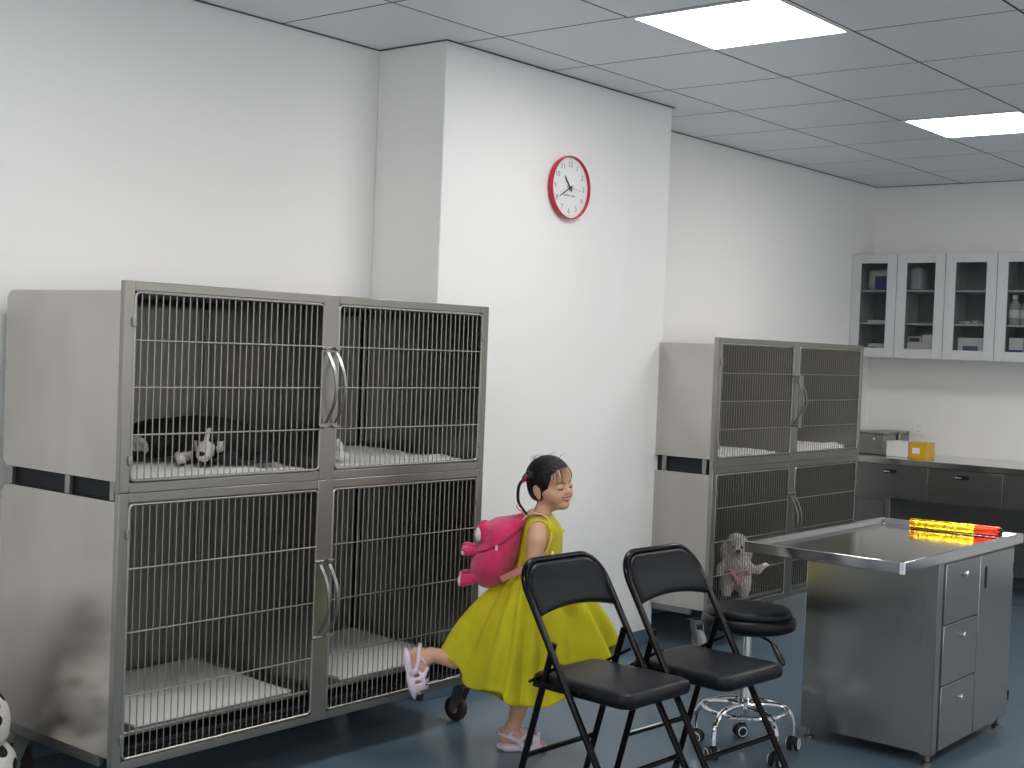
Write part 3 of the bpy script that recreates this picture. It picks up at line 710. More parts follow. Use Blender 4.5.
# ------------------------------------------------------------------ swivel stool
t = thing('swivel_stool', 'round black stool on a chrome base with castors in front of the far cages', 'stool', (1.035, .30, 0), .35)
MB().lathe([(.001,.452), (.150,.452), (.166,.460), (.171,.476), (.169,.492), (.158,.500), (.150,.501), (.153,.506), (.154,.516), (.146,.526), (.12,.530), (.001,.531)], 48).build('seat', 'black_vinyl', t, world=False, angle=1.2)
MB().lathe([(.001,.436), (.085,.436), (.09,.452), (.001,.4521)], 28).build('seat_plate', 'black_plastic', t, world=False)
MB().lathe([(.001,.16), (.026,.16), (.026,.33), (.020,.332), (.0145,.334), (.0145,.4365), (.001,.4365)], 24).build('column', 'chrome', t, world=False)
MB().tube([(.150*math.cos(a), .150*math.sin(a), .158) for a in [2*PI*k/48 for k in range(48)]], .0085, 10, closed=True).build('foot_ring', 'chrome', t, world=False)
mb = MB().tube([(.02,-.02,.442), (.09,-.11,.436), (.125,-.15,.424)], .005, 8)
l_ = mb.build('lever', 'black_plastic', t, world=False)
MB().tube([(.105,-.13,.430), (.125,-.155,.412), (.150,-.185,.385), (.158,-.194,.376)], [.006,.011,.012,.007], 12).build('lever_grip', 'black_plastic', l_, world=False)
for k in range(5):
    a = 2*PI*k/5+.5; c, s = math.cos(a), math.sin(a)
    pts = bez([(r*c, r*s, z) for r, z in ((.02,.17), (.08,.172), (.145,.160), (.178,.125), (.186,.085), (.187,.056))], 5)
    lg = MB().tube(pts, .0105, 10).build('leg', 'chrome', t, world=False)
    px, py = .187*c, .187*s; yaw = a+1.1*(k-2)
    M = Matrix.Translation((px, py, 0)) @ Matrix.Rotation(yaw, 4, 'Z'); mb = MB()
    mb.lathe([(.001,.056), (.012,.056), (.012,.040), (.001,.040)], 14, M)
    mb.box((-.020,-.006,.024), (.014,.006,.046), M)
    for q in (-1, 1):
        mb.lathe([(.001, -.007), (.020,-.007), (.0245,-.004), (.0245,.004), (.020,.007), (.001,.007)], 22, M @ frame((-.010, q*.014, .0246), (1,0,0), (0,0,1), (0,-1,0)))
    cs = mb.build('castor', 'black_plastic', lg, world=False)
    mb = MB()
    for q in (-1, 1): mb.tube([M @ Vector((-.010+.0175*math.cos(b_), q*.0218, .0246+.0175*math.sin(b_))) for b_ in [2*PI*j_/20 for j_ in range(20)]], .0024, 6, closed=True)
    mb.build('hub_ring', 'plastic_white', lg, world=False)

# ------------------------------------------------------------------ folding chairs (face local +X)
W, H, XFt, XTp, XRr, ZP, ZS = .39, .793, .246, -.246, -.246, .558, .198
def tx(z): return XFt+(XTp-XFt)*z/H
def chair(label, loc, rz):
    t = thing('folding_chair', label, 'chair', loc, rz, 'black folding chairs'); w = W/2; r = .0108
    pts = [(tx(.001), -w, .001), (tx(.62), -w, .62)]; R = .085
    for k in range(9):
        a = PI/2*k/8; zz = H-r-R+R*math.sin(a); pts.append((tx(zz), -w+R-R*math.cos(a), zz))
    pts2 = pts+[(p[0], -p[1], p[2]) for p in pts[::-1]]
    MB().tube(pts2, r, 12).build('front_frame', 'black_paint', t, world=False, angle=1.)
    xp = tx(ZP); 
    for s in (-1, 1):
        yy = s*(w-.021)
        MB().tube([(XRr, yy, .001), (xp+.004, yy, ZP)], .0105, 12).build('leg', 'black_paint', t, world=False, angle=1.)
        MB().tube([(XRr-.0005, yy, .0005), (XRr+.008, yy, .022)], .0135, 12).build('foot_cap', 'black_plastic', t, world=False)
        MB().tube([(tx(0.0005), s*w, .0005), (tx(.022), s*w, .022)], .0142, 12).build('foot_cap', 'black_plastic', t, world=False)
        MB().box((-.165, s*(w-.014)-.003, .418), (.02, s*(w-.014)+.003, .438)).build('seat_bracket', 'black_paint', t, world=False, bevel=.002)
        mb = MB().tube([(tx(ZP-.06)-.002, s*(w-.026), ZP-.06), (-.19, s*(w-.026), .425)], .005, 8); mb.build('brace', 'black_paint', t, world=False)
    def rx(z): return XRr+(xp-XRr)*z/ZP
    MB().tube([(rx(ZS), -w+.021, ZS), (rx(ZS), w-.021, ZS)], .0085, 10).build('stretcher', 'black_paint', t, world=False)
    MB().tube([(tx(ZS), -w, ZS), (tx(ZS), w, ZS)], .0085, 10).build('stretcher', 'black_paint', t, world=False)
    # padded seat
    rings = []; 
    for z, ins, rr in ((.408,.012,.035), (.412,.004,.042), (.420,0,.045), (.436,0,.045), (.445,.004,.042), (.451,.014,.036), (.454,.034,.03)):
        out = rrect(.388-2*ins, .345-2*ins, rr, 7, -.008, 0)
        rings.append([(x, y*(1-.05*(x < -.1)), z) for x, y in out])
    mb = MB(); mb.loft(rings); mb.build('seat', 'black_vinyl', t, world=False, angle=1.3)
    # back pad filling the bent frame, arched lower edge
    ex = Vector((0,1,0)); ez = (Vector((XTp,0,H))-Vector((XFt,0,0))).normalized(); en = ex.cross(ez)
    sl = Vector((XTp-XFt,0,H)).length/H
    zb = .630; wi = w-r+.001; Ri = R-r+.002; top = H-2*r+.002; out = []
    for k in range(13): y = -wi+2*wi*k/12; out.append((y, (zb+.020*(1-(y/wi)**2))*sl))
    for k in range(9): a = PI/2*k/8; out.append((wi-Ri+Ri*math.cos(a), (top-Ri+Ri*math.sin(a))*sl))
    for k in range(9): a = PI/2+PI/2*k/8; out.append((-wi+Ri+Ri*math.cos(a), (top-Ri+Ri*math.sin(a))*sl))
    M = frame((XFt,0,0), ex, ez, en); cy = .71*sl; rings = []
    for tt, k in ((-.008,.93), (-.010,.97), (-.007,1), (.007,1), (.012,.97), (.014,.90)):
        ring = []
        for (y, s_) in out:
            ring.append(M @ Vector((y*k, cy+(s_-cy)*(1-(1-k)*1.9), tt+.012*(y/wi)**2*0)))
        rings.append(ring)
    MB().loft(rings).build('backrest', 'black_vinyl', t, world=False, angle=1.2)
    return t
ch = chair('black folding chair nearer the viewer, in front of the child', (1.118, -.667, 0), -.036)
c2 = copy_tree(ch); c2.location = (1.211, -.261, 0); c2.rotation_euler = (0,0,-.071); c2['label'] = 'black folding chair next to the steel exam table, farther of the two'

# ------------------------------------------------------------------ the running child (local +X = running direction)
def rotz(d): return Matrix.Rotation(math.radians(d), 4, 'Z')
GA = math.radians(39.505)
HM = Matrix.Translation((.078, 0, .958)) @ Matrix.Rotation(math.radians(-9), 4, 'Y') @ rotz(-42) @ Matrix.Rotation(math.radians(4), 4, 'Y')
HS = .93
def hp(x, y, z): return tuple(HM @ Vector((x*HS, y*HS, z*HS)))
HRm = [[HM[i][j] for j in range(3)] for i in range(3)]
def hell(F, c, r, k=.01, op='add', tilt=None):
    R = np.array(HRm)
    if tilt is not None: R = R @ np.array([[Matrix.Rotation(tilt[1], 3, tilt[0])[i][j] for j in range(3)] for i in range(3)])
    F.ell(hp(*c), np.array(r)*HS, k, op, R=R)
def hcap(F, a, b, ra, rb=None, k=.01, op='add'): F.cap(hp(*a), hp(*b), ra*HS, (rb if rb is not None else ra)*HS, k, op)
def footM(o, fwd, up):
    x = Vector(fwd).normalized(); z = Vector(up); z = (z-x*z.dot(x)).normalized(); return frame(o, x, z.cross(x), z)
FS = 1.10
FM1 = footM((-.075, .015, 0), (1,.03,0), (0,0,1)) @ Matrix.Scale(FS, 4)
FM2 = footM((-.425, -.068, .362), (.05,-.02,-.21), (.98,0,.18)) @ Matrix.Scale(FS, 4)
F = Field((-.44,-.185,-.004), (.175,.165,1.075), .003)
# torso, hips
F.ell((.047,0,.765), (.058,.078,.095), .02); F.ell((.040,0,.655), (.056,.074,.085), .03); F.ell((.028,0,.565), (.064,.080,.065), .03)
F.cap((.038,-.062,.815), (.050,.062,.815), .030, .030, .02)
# neck and head
F.chain([(.040,0,.825), hp(-.022,0,-.050)], [.034,.029], .015)
hell(F, (-.012,0,.026), (.081,.071,.074), .01)
hell(F, (.020,0,-.024), (.056,.056,.066), .02)
hell(F, (.040,0,.032), (.040,.054,.042), .02)
for s in (-1, 1): hell(F, (.042, s*.031, -.036), (.027,.026,.026), .018)
hell(F, (.054,0,-.076), (.020,.020,.016), .018); hcap(F, (.01,0,-.07), (.05,0,-.074), .030, .016, .015)
for s in (-1, 1): hell(F, (.080, s*.029, -.004), (.013,.016,.010), .014, 'sub')
for s in (-1, 1): hell(F, (.062, s*.029, -.006), (.0135,.0165,.0115), .005)
hcap(F, (.068,0,.004), (.080,0,-.022), .0065, .0085, .008); hell(F, (.082,0,-.025), (.0090,.0085,.0075), .004)
for s in (-1, 1): hell(F, (.075, s*.010, -.027), (.0065,.0055,.0055), .004)
# smiling mouth: lips, slightly open
def mouth(t, up): return (.0775-.019*abs(t)**1.7, .027*t, -.0515+.011*t*t+(.0035*(1-t*t) if up else -.0045*(1-t*t)))
F.chain([hp(*mouth(t/5, True)) for t in range(-5, 6)], [.0022+.0012*(1-abs(t)/5) for t in range(-5, 6)], .004)
F.chain([hp(*mouth(t/5, False)) for t in range(-5, 6)], [.0022+.0022*(1-abs(t)/5) for t in range(-5, 6)], .004)
F.chain([hp(mouth(t/5, True)[0]+.004, .020*t/5, -.0500+.006*(t/5)**2) for t in range(-4, 5)], [.0012]*9, .002) if False else None
for t in range(-3, 4): hell(F, (.0800-.013*abs(t/5)**1.7, .0052*t, -.0520+.009*(t/5)**2), (.0040,.0040,.0022), .002, 'sub')
# ears
for s in (-1, 1):
    hell(F, (-.014, s*.071, -.018), (.018,.0075,.026), .006, tilt=('X', s*-.25)); hell(F, (-.011, s*.079, -.015), (.010,.005,.016), .004, 'sub'); hell(F, (-.008, s*.069, -.041), (.008,.006,.009), .005)
# arms: near (right) arm hangs straight, far arm in front of the body
F.chain([(.034,-.078,.808), (.030,-.098,.770), (.024,-.112,.690), (.046,-.132,.655), (.082,-.146,.628)], [.036,.033,.026,.022,.0165], .012)
F.chain([(.052,.078,.808), (.052,.094,.770), (.046,.104,.690), (.075,.100,.630), (.098,.092,.590)], [.034,.031,.025,.021,.0165], .012)
def hand(F, M):
    q = lambda *p: tuple(M @ Vector(p))
    F.chain([q(0,0,0), q(.012,0,0)], [.0165,.016], .008); R = np.array([[M[i][j] for j in range(3)] for i in range(3)])
    F.ell(q(.030,0,0), (.024,.020,.0095), .008, R=R)
    for i, (y, l) in enumerate(((-.0150,.028), (-.0052,.033), (.0048,.031), (.0145,.024))):
        F.chain([q(.044,y,0), q(.044+l*.5,y*1.1,-.004), q(.044+l*.8,y*1.15,-.012), q(.044+l,y*1.15,-.019)], [.0058,.0053,.0050,.0044], .002)
    F.chain([q(.016,-.014,-.002), q(.030,-.025,-.006), q(.043,-.029,-.012)], [.0075,.0062,.0052], .004)
hand(F, frame((.088,-.148,.624), Vector((.80,0,-.60)).normalized(), Vector((.60,0,.80)).normalized()*-1, Vector((.80,0,-.60)).normalized().cross(Vector((.60,0,.80)).normalized()*-1)))
hand(F, frame((.100,.091,.586), Vector((.45,-.1,-.88)).normalized(), Vector((.88,0,.45)).normalized()*-1, Vector((.45,-.1,-.88)).normalized().cross(Vector((.88,0,.45)).normalized()*-1).normalized()))
# legs: far (left) leg stands, near (right) leg kicks back
def lp(M, *p): return tuple(M @ Vector(p))
F.chain([(.026,.040,.565), (.046,.040,.450), (.052,.034,.350), (.028,.026,.245), (-.010,.018,.140), lp(FM1,.046,0,.072)], [.060,.050,.038,.037,.027,.0245], .012)
F.chain([(.026,-.040,.560), (-.012,-.040,.440), (-.036,-.034,.352), (-.150,-.042,.336), (-.245,-.056,.333), lp(FM2,.030,0,.086)], [.060,.050,.038,.037,.030,.0245], .012)
def foot(F, M):
    g = FS
    F.chain([lp(M,.040,0,.070), lp(M,.026,0,.044)], [.0235*g,.023*g], .012); F.cap(lp(M,.022,0,.042), lp(M,.060,0,.044), .021*g, .023*g, .012)
    F.cap(lp(M,.055,0,.041), lp(M,.108,0,.034), .023*g, .0165*g, .012); F.cap(lp(M,.105,-.014,.032), lp(M,.108,.014,.032), .012*g, .011*g, .01)
    for i in range(5):
        y = -.021+.0100*i; x = .142-.0035*abs(i-1)-.0025*i; F.cap(lp(M,.108,y*.9,.031), lp(M,x,y,.029), .0072*g, .0060*g if i else .0076*g, .003)
foot(F, FM1); foot(F, FM2)
Mi = np.array([[ (HM.inverted())[i][j] for j in range(4)] for i in range(4)])
def skin_mat(c):
    p = (np.c_[c, np.ones(len(c))] @ Mi.T)[:, :3]/HS; m = np.zeros(len(c))
    t = p[:, 1]/.027; zc = -.0515+.011*t*t
    m[(abs(t) < .98) & (p[:, 0] > .055) & (p[:, 2] > zc-.0085*(1-t*t)-.002) & (p[:, 2] < zc+.0070*(1-t*t)+.0012)] = 1
    m[(abs(t) < .55) & (p[:, 0] > .055) & (abs(p[:, 2]-(zc-.0005)) < .0022) & (p[:, 0] < .0785-.012*abs(t)**1.7)] = 2
    return m
girl = F.build('person', ['skin', 'lip', 'teeth'], None, skin_mat)
girl.location = (.47, -.30, 0.0); girl.rotation_euler = (0,0,GA)
tag(girl, 'small child in a lime dress running past the cages, one foot kicked up behind', 'person')
# lashes of lowered eyes, brows
mb = MB()
for s in (-1, 1):
    pts = []
    for k in range(-5, 6):
        a = k/5; p = hp(.11, s*.029+.0145*a, -.0125+.0035*a*a-.0*a); q = F.onto(p, -(Vector(hp(1,0,0))-Vector(hp(0,0,0))), .0004); pts.append(q)
    mb.tube(pts, [.0008]+[.0019]*9+[.0008], 6)
mb.build('eyelashes', 'lash', girl, world=False)
mb = MB()
for s in (-1, 1):
    pts = []
    for k in range(-5, 6):
        a = k/5; p = hp(.12, s*.029+.016*a, .0125-.003*a*a+.0015*a*s*-1); pts.append(F.onto(p, -(Vector(hp(1,0,0))-Vector(hp(0,0,0))), .0002))
    mb.tube(pts, [.0006]+[.0016]*9+[.0006], 6)
mb.build('eyebrows', 'brow', girl, world=False)
# hair cap, strands, plaits
Hf = Field((-.06,-.12,.83), (.17,.12,1.08), .0026)
hell(Hf, (-.014,0,.028), (.092,.079,.083), .004); hell(Hf, (-.040,0,-.020), (.058,.062,.055), .02)
hell(Hf, (.094,0,-.034), (.078,.105,.104), .006, 'sub')
for s in (-1, 1): hell(Hf, (-.010, s*.085, -.030), (.026,.024,.034), .004, 'sub'); hell(Hf, (.030, s*.080, -.055), (.045,.05,.045), .004, 'sub')
hell(Hf, (-.01,0,-.105), (.12,.1,.05), .006, 'sub')
Hf.cap((-.006,-.030,.985), (-.018,-.036,.979), .018, .011, .012)
sl, X, Y, Z = Hf._sub(Hf.lo, Hf.lo+Hf.h*Hf.n); Hf.f += (.0009*np.sin(420*(Y+.35*Z)+2*np.sin(60*X))).astype(np.float32)
hair = Hf.build('hair', 'hair', girl)
rs = random.Random(8); mb = MB()
for k in range(30):      # wispy fringe and side strands
    y0 = rs.uniform(-.060,.045); a0 = (.048-.35*abs(y0)*.5, y0, .083-.25*abs(y0)); L_ = rs.uniform(.35, 1.)
    pts = []
    for j in range(6):
        u = j/5; q = hp(.13, y0*(1+.12*u)-.004*u, .085-.25*abs(y0)-(.018+.060*L_)*u); sp = F.onto(q, -(Vector(hp(1,.0,.0))-Vector(hp(0,0,0))), .0012); pts.append(sp)
    mb.tube(bez(pts, 2), [.0011*(1-.8*i/10) for i in range(11)], 5)
tag(mb.build('fringe', 'hair', girl, world=False), kind='stuff'); mb = MB()
for k in range(16):      # loose hairs on the crown
    a = rs.uniform(-.05,.05); b = rs.uniform(-.06,.03); mb.tube(bez([hp(b, a, .098), hp(b+.012, a*1.1, .112), hp(b+.028, a*1.25, .114+rs.uniform(-.004,.006))], 4), [.0009*(1-.8*i/8) for i in range(9)], 5)
tag(mb.build('crown_wisps', 'hair', girl, world=False), kind='stuff'); mb = MB()
for k in range(12):      # nape
    a = rs.uniform(-.05,.0); mb.tube(bez([hp(-.045, a, -.045), hp(-.035, a*1.05, -.068), hp(-.022+rs.uniform(-.01,.01), a*1.1, -.088)], 4), [.0016*(1-.8*i/8) for i in range(9)], 5)
tag(mb.build('nape_hair', 'hair', girl, world=False), kind='stuff')
def plait(pts):
    P = bez(pts, 10); mb = MB(); n = len(P)
    for ph in (0, 2.09, 4.19):
        q = [p+Vector((.0030*math.cos(i*.75+ph), .0030*math.sin(i*.75*1+ph), 0)) for i, p in enumerate(P)]; mb.tube(q, [.0037*(1-.45*i/n) for i in range(n)], 7)
    return mb
plait([(-.021,-.038,.977), (-.036,-.046,.955), (-.040,-.050,.925), (-.036,-.056,.895), (-.020,-.062,.872), (-.002,-.068,.852)]).build('plait', 'hair', girl, world=False, angle=2)
c = (-.019,-.037,.979); T = Field((c[0]-.025,c[1]-.025,c[2]-.025), (c[0]+.025,c[1]+.025,c[2]+.025), .002)
for k in range(9): a = 2*PI*k/9; T.ell((c[0]+.005*math.sin(a), c[1]+.010*math.cos(a), c[2]+.011*math.sin(a)), (.0062,.0062,.0062), .003)
T.build('hair_tie', 'hair_tie', girl)
# dress: bodice and flared skirt
N = 160
def srow(z, cx, rx, ry, e=2.3):
    out = []
    for j in range(N):
        a = 2*PI*j/N; c, s = math.cos(a), math.sin(a); out.append(Vector((cx+rx*abs(c)**(2/e)*(1 if c > 0 else -1), -ry*abs(s)**(2/e)*(1 if s > 0 else -1), z)))
    return out
bod = [(.852,.040,.040,.050), (.845,.042,.048,.070), (.833,.043,.055,.090), (.818,.046,.064,.098), (.800,.050,.071,.094), (.775,.050,.074,.089), (.745,.049,.075,.086), (.715,.047,.077,.087), (.685,.044,.079,.090), (.662,.041,.081,.093)]
rings = [srow(*b) for b in bod]
hem = {0:(.335,0,.40), 30:(.315,-.11,.345), 60:(.20,-.19,.262), 90:(.05,-.220,.225), 108:(-.015,-.215,.215), 122:(-.055,-.205,.245), 140:(-.16,-.175,.265), 160:(-.240,-.130,.302), 180:(-.285,-.05,.345), 203:(-.245,.06,.275), 225:(-.150,.13,.165), 245:(-.08,.17,.165), 270:(.03,.20,.185), 300:(.17,.18,.22), 330:(.28,.10,.31), 360:(.335,0,.40)}
ks = sorted(hem)
def hemp(d):
    d %= 360
    for i in range(len(ks)-1):
        if ks[i] <= d <= ks[i+1]: t = (d-ks[i])/(ks[i+1]-ks[i]); t = t*t*(3-2*t)*.5+t*.5; return Vector(hem[ks[i]]).lerp(Vector(hem[ks[i+1]]), t)
waist = rings[-1]; M_ = 46
for i in range(1, M_+1):
    t = i/M_; row = []
    for j in range(N):
        d = 360*j/N; a = math.radians(d); h_ = hemp(d); p = waist[j].lerp(h_, t); dr = Vector((math.cos(a), -math.sin(a), 0))
        fold = 1-2*abs(math.sin((6*a+1.3*math.sin(2*a)+.9)/1.0*.5*1.0))**.8; f2 = math.sin(16*a+2*math.sin(3*a)+1.6*t+.9*math.sin(4*t)); g = t**.75
        p += dr*(.024*math.sin(PI*min(1,t*1.05))+.036*g*fold+.017*(g*.7+.3*min(1,t*8))*abs(f2)**.8*(1 if f2 > 0 else -1)); p.z += .020*t*t*fold+.010*t*math.sin(11*a+1)
        row.append(p)
    rings.append(row)
MB().loft(rings, cap=False).build('dress', 'dress', girl, world=False, angle=2.2, solidify=.003)
mb = MB()     # armhole edging and collar point
def armring(s, cx, cy, m=None):
    return [(cx+.041*math.sin(2*PI*k/28), s*(cy+.012*math.cos(2*PI*k/28)), .792+.048*math.cos(2*PI*k/28)) for k in range(28)]
for q_ in (armring(-1, .036, .086), armring(1, .050, .086)): MB().tube(q_, .0042, 8, closed=True).build('armhole_trim', 'dress', girl, world=False)
mb = MB(); mb.add([(.088,-.045,.838), (.132,-.040,.800), (.108,-.060,.795), (.075,-.062,.815), (.086,-.043,.834), (.128,-.038,.796), (.105,-.057,.791), (.073,-.058,.811)], [(0,1,2,3), (7,6,5,4), (0,4,5,1), (1,5,6,2), (2,6,7,3), (3,7,4,0)])
mb.build('collar', 'dress', girl, world=False, bevel=.002)
T = Field((.065,-.125,.695), (.125,-.065,.745), .002)
T.ell((.088,-.093,.722), (.005,.008,.014), .003, R=np.array(Matrix.Rotation(.5, 3, 'X'))); T.ell((.098,-.090,.714), (.008,.006,.006), .003); T.ell((.092,-.092,.716), (.004,.004,.004), .003)
T.build('chest_bow', 'bow_white', girl)
# sandals
S = Field((-.02,-.05,-.002), (.18,.05,.10), .0022)
S.ell((.030,0,.011), (.036,.032,.012), .004); S.ell((.118,0,.011), (.044,.038,.012), .004); S.rbox((.072,0,.011), (.055,.029,.0105), .007, .012)
S.ell((.104,0,.028), (.050,.037,.037), .006); S.ell((.104,0,.030), (.046,.0315,.031), .002, 'sub')
S.ell((.160,0,.038), (.032,.045,.024), .003, 'sub')
for x in (.078, .098, .118): S.rbox((x,0,.062), (.0045,.021,.03), .003, .002, 'sub')
for x, y in ((.085,-.033), (.105,-.036), (.085,.033), (.105,.036)): S.ell((x, y, .034), (.005,.012,.010), .002, 'sub')
for s in (-1, 1): S.chain([(-.004,0,.058), (.002,s*.018,.056), (.018,s*.027,.052), (.042,s*.031,.046), (.068,s*.033,.034), (.075,s*.033,.022)], [.006,.006,.006,.006,.0075,.008], .004)
S.chain([(.030,-.028,.052), (.052,-.016,.066), (.074,.006,.066), (.094,.024,.052)], [.006]*4, .003); S.chain([(.030,.028,.052), (.052,.016,.066), (.074,-.006,.066), (.094,-.024,.052)], [.006]*4, .003)
sa = S.build('sandal', 'sandal', girl); sa.matrix_local = FM1
sb = sa.copy(); COL.objects.link(sb); sb.parent = girl; sb.matrix_local = FM2; sb['label'] = 'pale lilac strappy sandal on the raised foot'

# backpack on her back
bp = thing('backpack', 'fluffy pink animal-shaped backpack on the back of the child', 'backpack', (.47+.008*math.cos(GA), -.30+.008*math.sin(GA), 0), GA)
Bq = Field((-.30,-.16,.55), (.02,.16,.88), .004)
ua = Vector((.42,0,1)).normalized(); ub = Vector((1,0,-.42)).normalized(); RB = np.array([[ub.x,0,ua.x],[0,1,0],[ub.z,0,ua.z]])
Bq.ell((-.108,0,.712), (.068,.105,.130), .02, R=RB); Bq.ell((-.132,0,.672), (.072,.108,.085), .03, R=RB)
Bq.cap((-.085,-.05,.790), (-.030,-.055,.832), .040, .014, .03); Bq.cap((-.085,.05,.790), (-.030,.055,.832), .040, .014, .03)
Bq.ell((-.115,0,.775), (.055,.090,.050), .03, R=RB)
# groove along the zip
Bq.chain([(-.205,-.085,.700), (-.170,-.100,.722), (-.125,-.104,.745), (-.085,-.094,.772), (-.050,-.080,.800)], [.004]*5, 0) if False else None
Bq.fuzz(.0012, 260)
Bq.build('pouch', 'plush_pink', bp)
zl = []
for i in range(13):
    t_ = i/12; zl.append(Bq.onto((-.178+.150*t_, -.155, .716+.098*t_-.012*math.sin(PI*t_)), (0,1,0), .0005))
MB().tube(bez(zl, 3), .0042, 8).build('zip', 'hair_tie', bp, world=False)
def blob(name, m, prims, parent, h=.003):
    lo = np.min([np.array(p[0])-max(p[1])-.02 for p in prims], 0); hi = np.max([np.array(p[0])+max(p[1])+.02 for p in prims], 0); q = Field(lo, hi, h)
    for p in prims: q.ell(p[0], p[1], .012)
    q.fuzz(.001, 300); return q.build(name, m, parent)
blob('ear', 'plush_pink', [((-.160,-.050,.782), (.030,.014,.034)), ((-.140,-.045,.760), (.022,.016,.03))], bp)
blob('ear', 'plush_pink', [((-.160,.050,.782), (.030,.014,.034)), ((-.140,.045,.760), (.022,.016,.03))], bp)
e = blob('inner_ear', 'plush_white', [((-.181,-.052,.777), (.014,.013,.026))], bp); e['label'] = 'white inner ear'
for s in (-1, 1):
    blob('arm', 'plush_pink', [((-.205,s*.045,.716), (.026,.018,.016)), ((-.225,s*.05,.718), (.016,.017,.016))], bp); blob('paw_pad', 'plush_white', [((-.233,s*.051,.712), (.009,.015,.012))], bp)
    blob('foot', 'plush_pink', [((-.205,s*.05,.617), (.026,.020,.020)), ((-.228,s*.055,.612), (.018,.021,.021))], bp); blob('paw_pad', 'plush_white', [((-.241,s*.056,.611), (.008,.017,.018))], bp)
mb = MB(); mb.box((-.004,-.002,-.009), (.004,.002,.009)); mb.tube([(-.0035,-.001,-.002), (-.0035,-.004,-.004), (.0035,-.004,-.004), (.0035,-.001,-.002)], .0014, 6)
zp = mb.build('zip_pull', 'bow_white', bp, world=False); zp.location = zl[5]+Vector((0,-.005,-.006))
def band(pts, w, th, axis):
    P = bez(pts, 6); mb = MB(); A = Vector(axis); rings = []
    for i, p in enumerate(P):
        T_ = (P[min(i+1, len(P)-1)]-P[max(i-1,0)]).normalized(); a_ = (A-T_*A.dot(T_)).normalized(); n_ = T_.cross(a_)
        rings.append([p+a_*w+n_*th, p-a_*w+n_*th, p-a_*w-n_*th, p+a_*w-n_*th])
    return mb.loft(rings)
for s in (-1, 1):
    o_ = .0 if s < 0 else .014
    band([(-.095,s*.090,.628), (-.055+o_,s*.104,.652), (-.010+o_,s*.112,.680), (.030+o_,s*.106,.700)][0:3]+[(.012+o_,s*.100,.700)], .011, .002, (-.5,0,.85)).build('lower_strap', 'strap_pink', bp, world=False)
    band([(-.030,s*.060,.835), (-.006+o_,s*.066,.858), (.030+o_,s*.070,.862), (.058+o_,s*.072,.846), (.070+o_,s*.080,.815), (.074+o_,s*.084,.780), (.055+o_,s*.096,.730), (.012+o_,s*.102,.700)], .007, .0022, (0,1,.1)).build('shoulder_strap', 'strap_peach', bp, world=False)
band([(-.020,-.020,.846), (-.030,-.018,.858), (-.044,-.014,.866), (-.052,-.012,.880)], .005, .002, (0,1,0)).build('hang_loop', 'strap_pink', bp, world=False)

# ------------------------------------------------------------------ dogs
# curly white dog upright behind the lower door of the far stack
O2 = (.030, 1.955, .2225)
P = Field((-.13,-.10,-.004), (.22,.12,.35), .004)
P.ell((0,.0,.258), (.052,.050,.048), .01); P.ell((0,.0,.285), (.048,.048,.034), .012); P.ell((0,-.040,.234), (.024,.030,.020), .012)
for s in (-1, 1): P.ell((s*.062,.005,.228), (.022,.026,.040), .008)
P.chain([(0,.005,.215), (0,.01,.17), (-.002,.02,.10)], [.046,.056,.062], .03)
P.ell((-.040,.015,.075), (.042,.045,.075), .02); P.ell((.042,.015,.075), (.042,.045,.075), .02)
P.cap((-.045,-.010,.06), (-.045,-.020,.012), .030, .024, .015); P.cap((.045,-.010,.06), (.045,-.020,.012), .030, .024, .015)
P.chain([(.045,.0,.165), (.080,.020,.137), (.115,.045,.130), (.150,.066,.152)], [.026,.022,.020,.014], .012); P.ell((.161,.072,.155), (.015,.013,.010), .006)
P.chain([(-.045,-.005,.165), (-.075,-.015,.140), (-.085,-.022,.115)], [.026,.022,.018], .012)
P.chain([(0,.06,.08), (.02,.085,.11)], [.02,.018], .01)
P.fuzz(.0035, 150); P.fuzz(.0015, 330)
pd = P.build('curly_dog', 'poodle_fur'); pd.location = O2; pd.rotation_euler = (0,0,GA-.06)
tag(pd, 'small curly white dog in a pink harness looking out of the far lower cage', 'dog')
for s in (-1, 1): MB().lathe([(.001,-.008), (.0055,-.005), (.0080,0), (.0055,.005), (.001,.008)], 12, Matrix.Translation((s*.021,-.0490,.254))).build('eye', 'dog_nose', pd, world=False)
n_ = Field((-.02,-.09,.22), (.02,-.05,.26), .0016); n_.ell((0,-.070,.238), (.0115,.008,.0090), .002); n_.build('nose', 'dog_nose', pd)
MB().tube([(-.010,-.066,.226), (0,-.068,.222), (.010,-.066,.226)], .0018, 6).build('mouth', 'dog_nose', pd, world=False)
Q = Field((-.12,-.09,.07), (.12,.11,.18), .003)
Q.ell((-.002,.015,.125), (.086,.066,.021), .01, R=np.array(Matrix.Rotation(.12, 3, 'Y'))); Q.cap((-.03,-.050,.130), (.0,-.058,.085), .012, .010, .01); Q.cap((.03,-.050,.130), (.0,-.058,.085), .012, .010, .01); Q.ell((.045,-.045,.135), (.022,.014,.014), .008)
Q.build('harness', 'harness', pd)
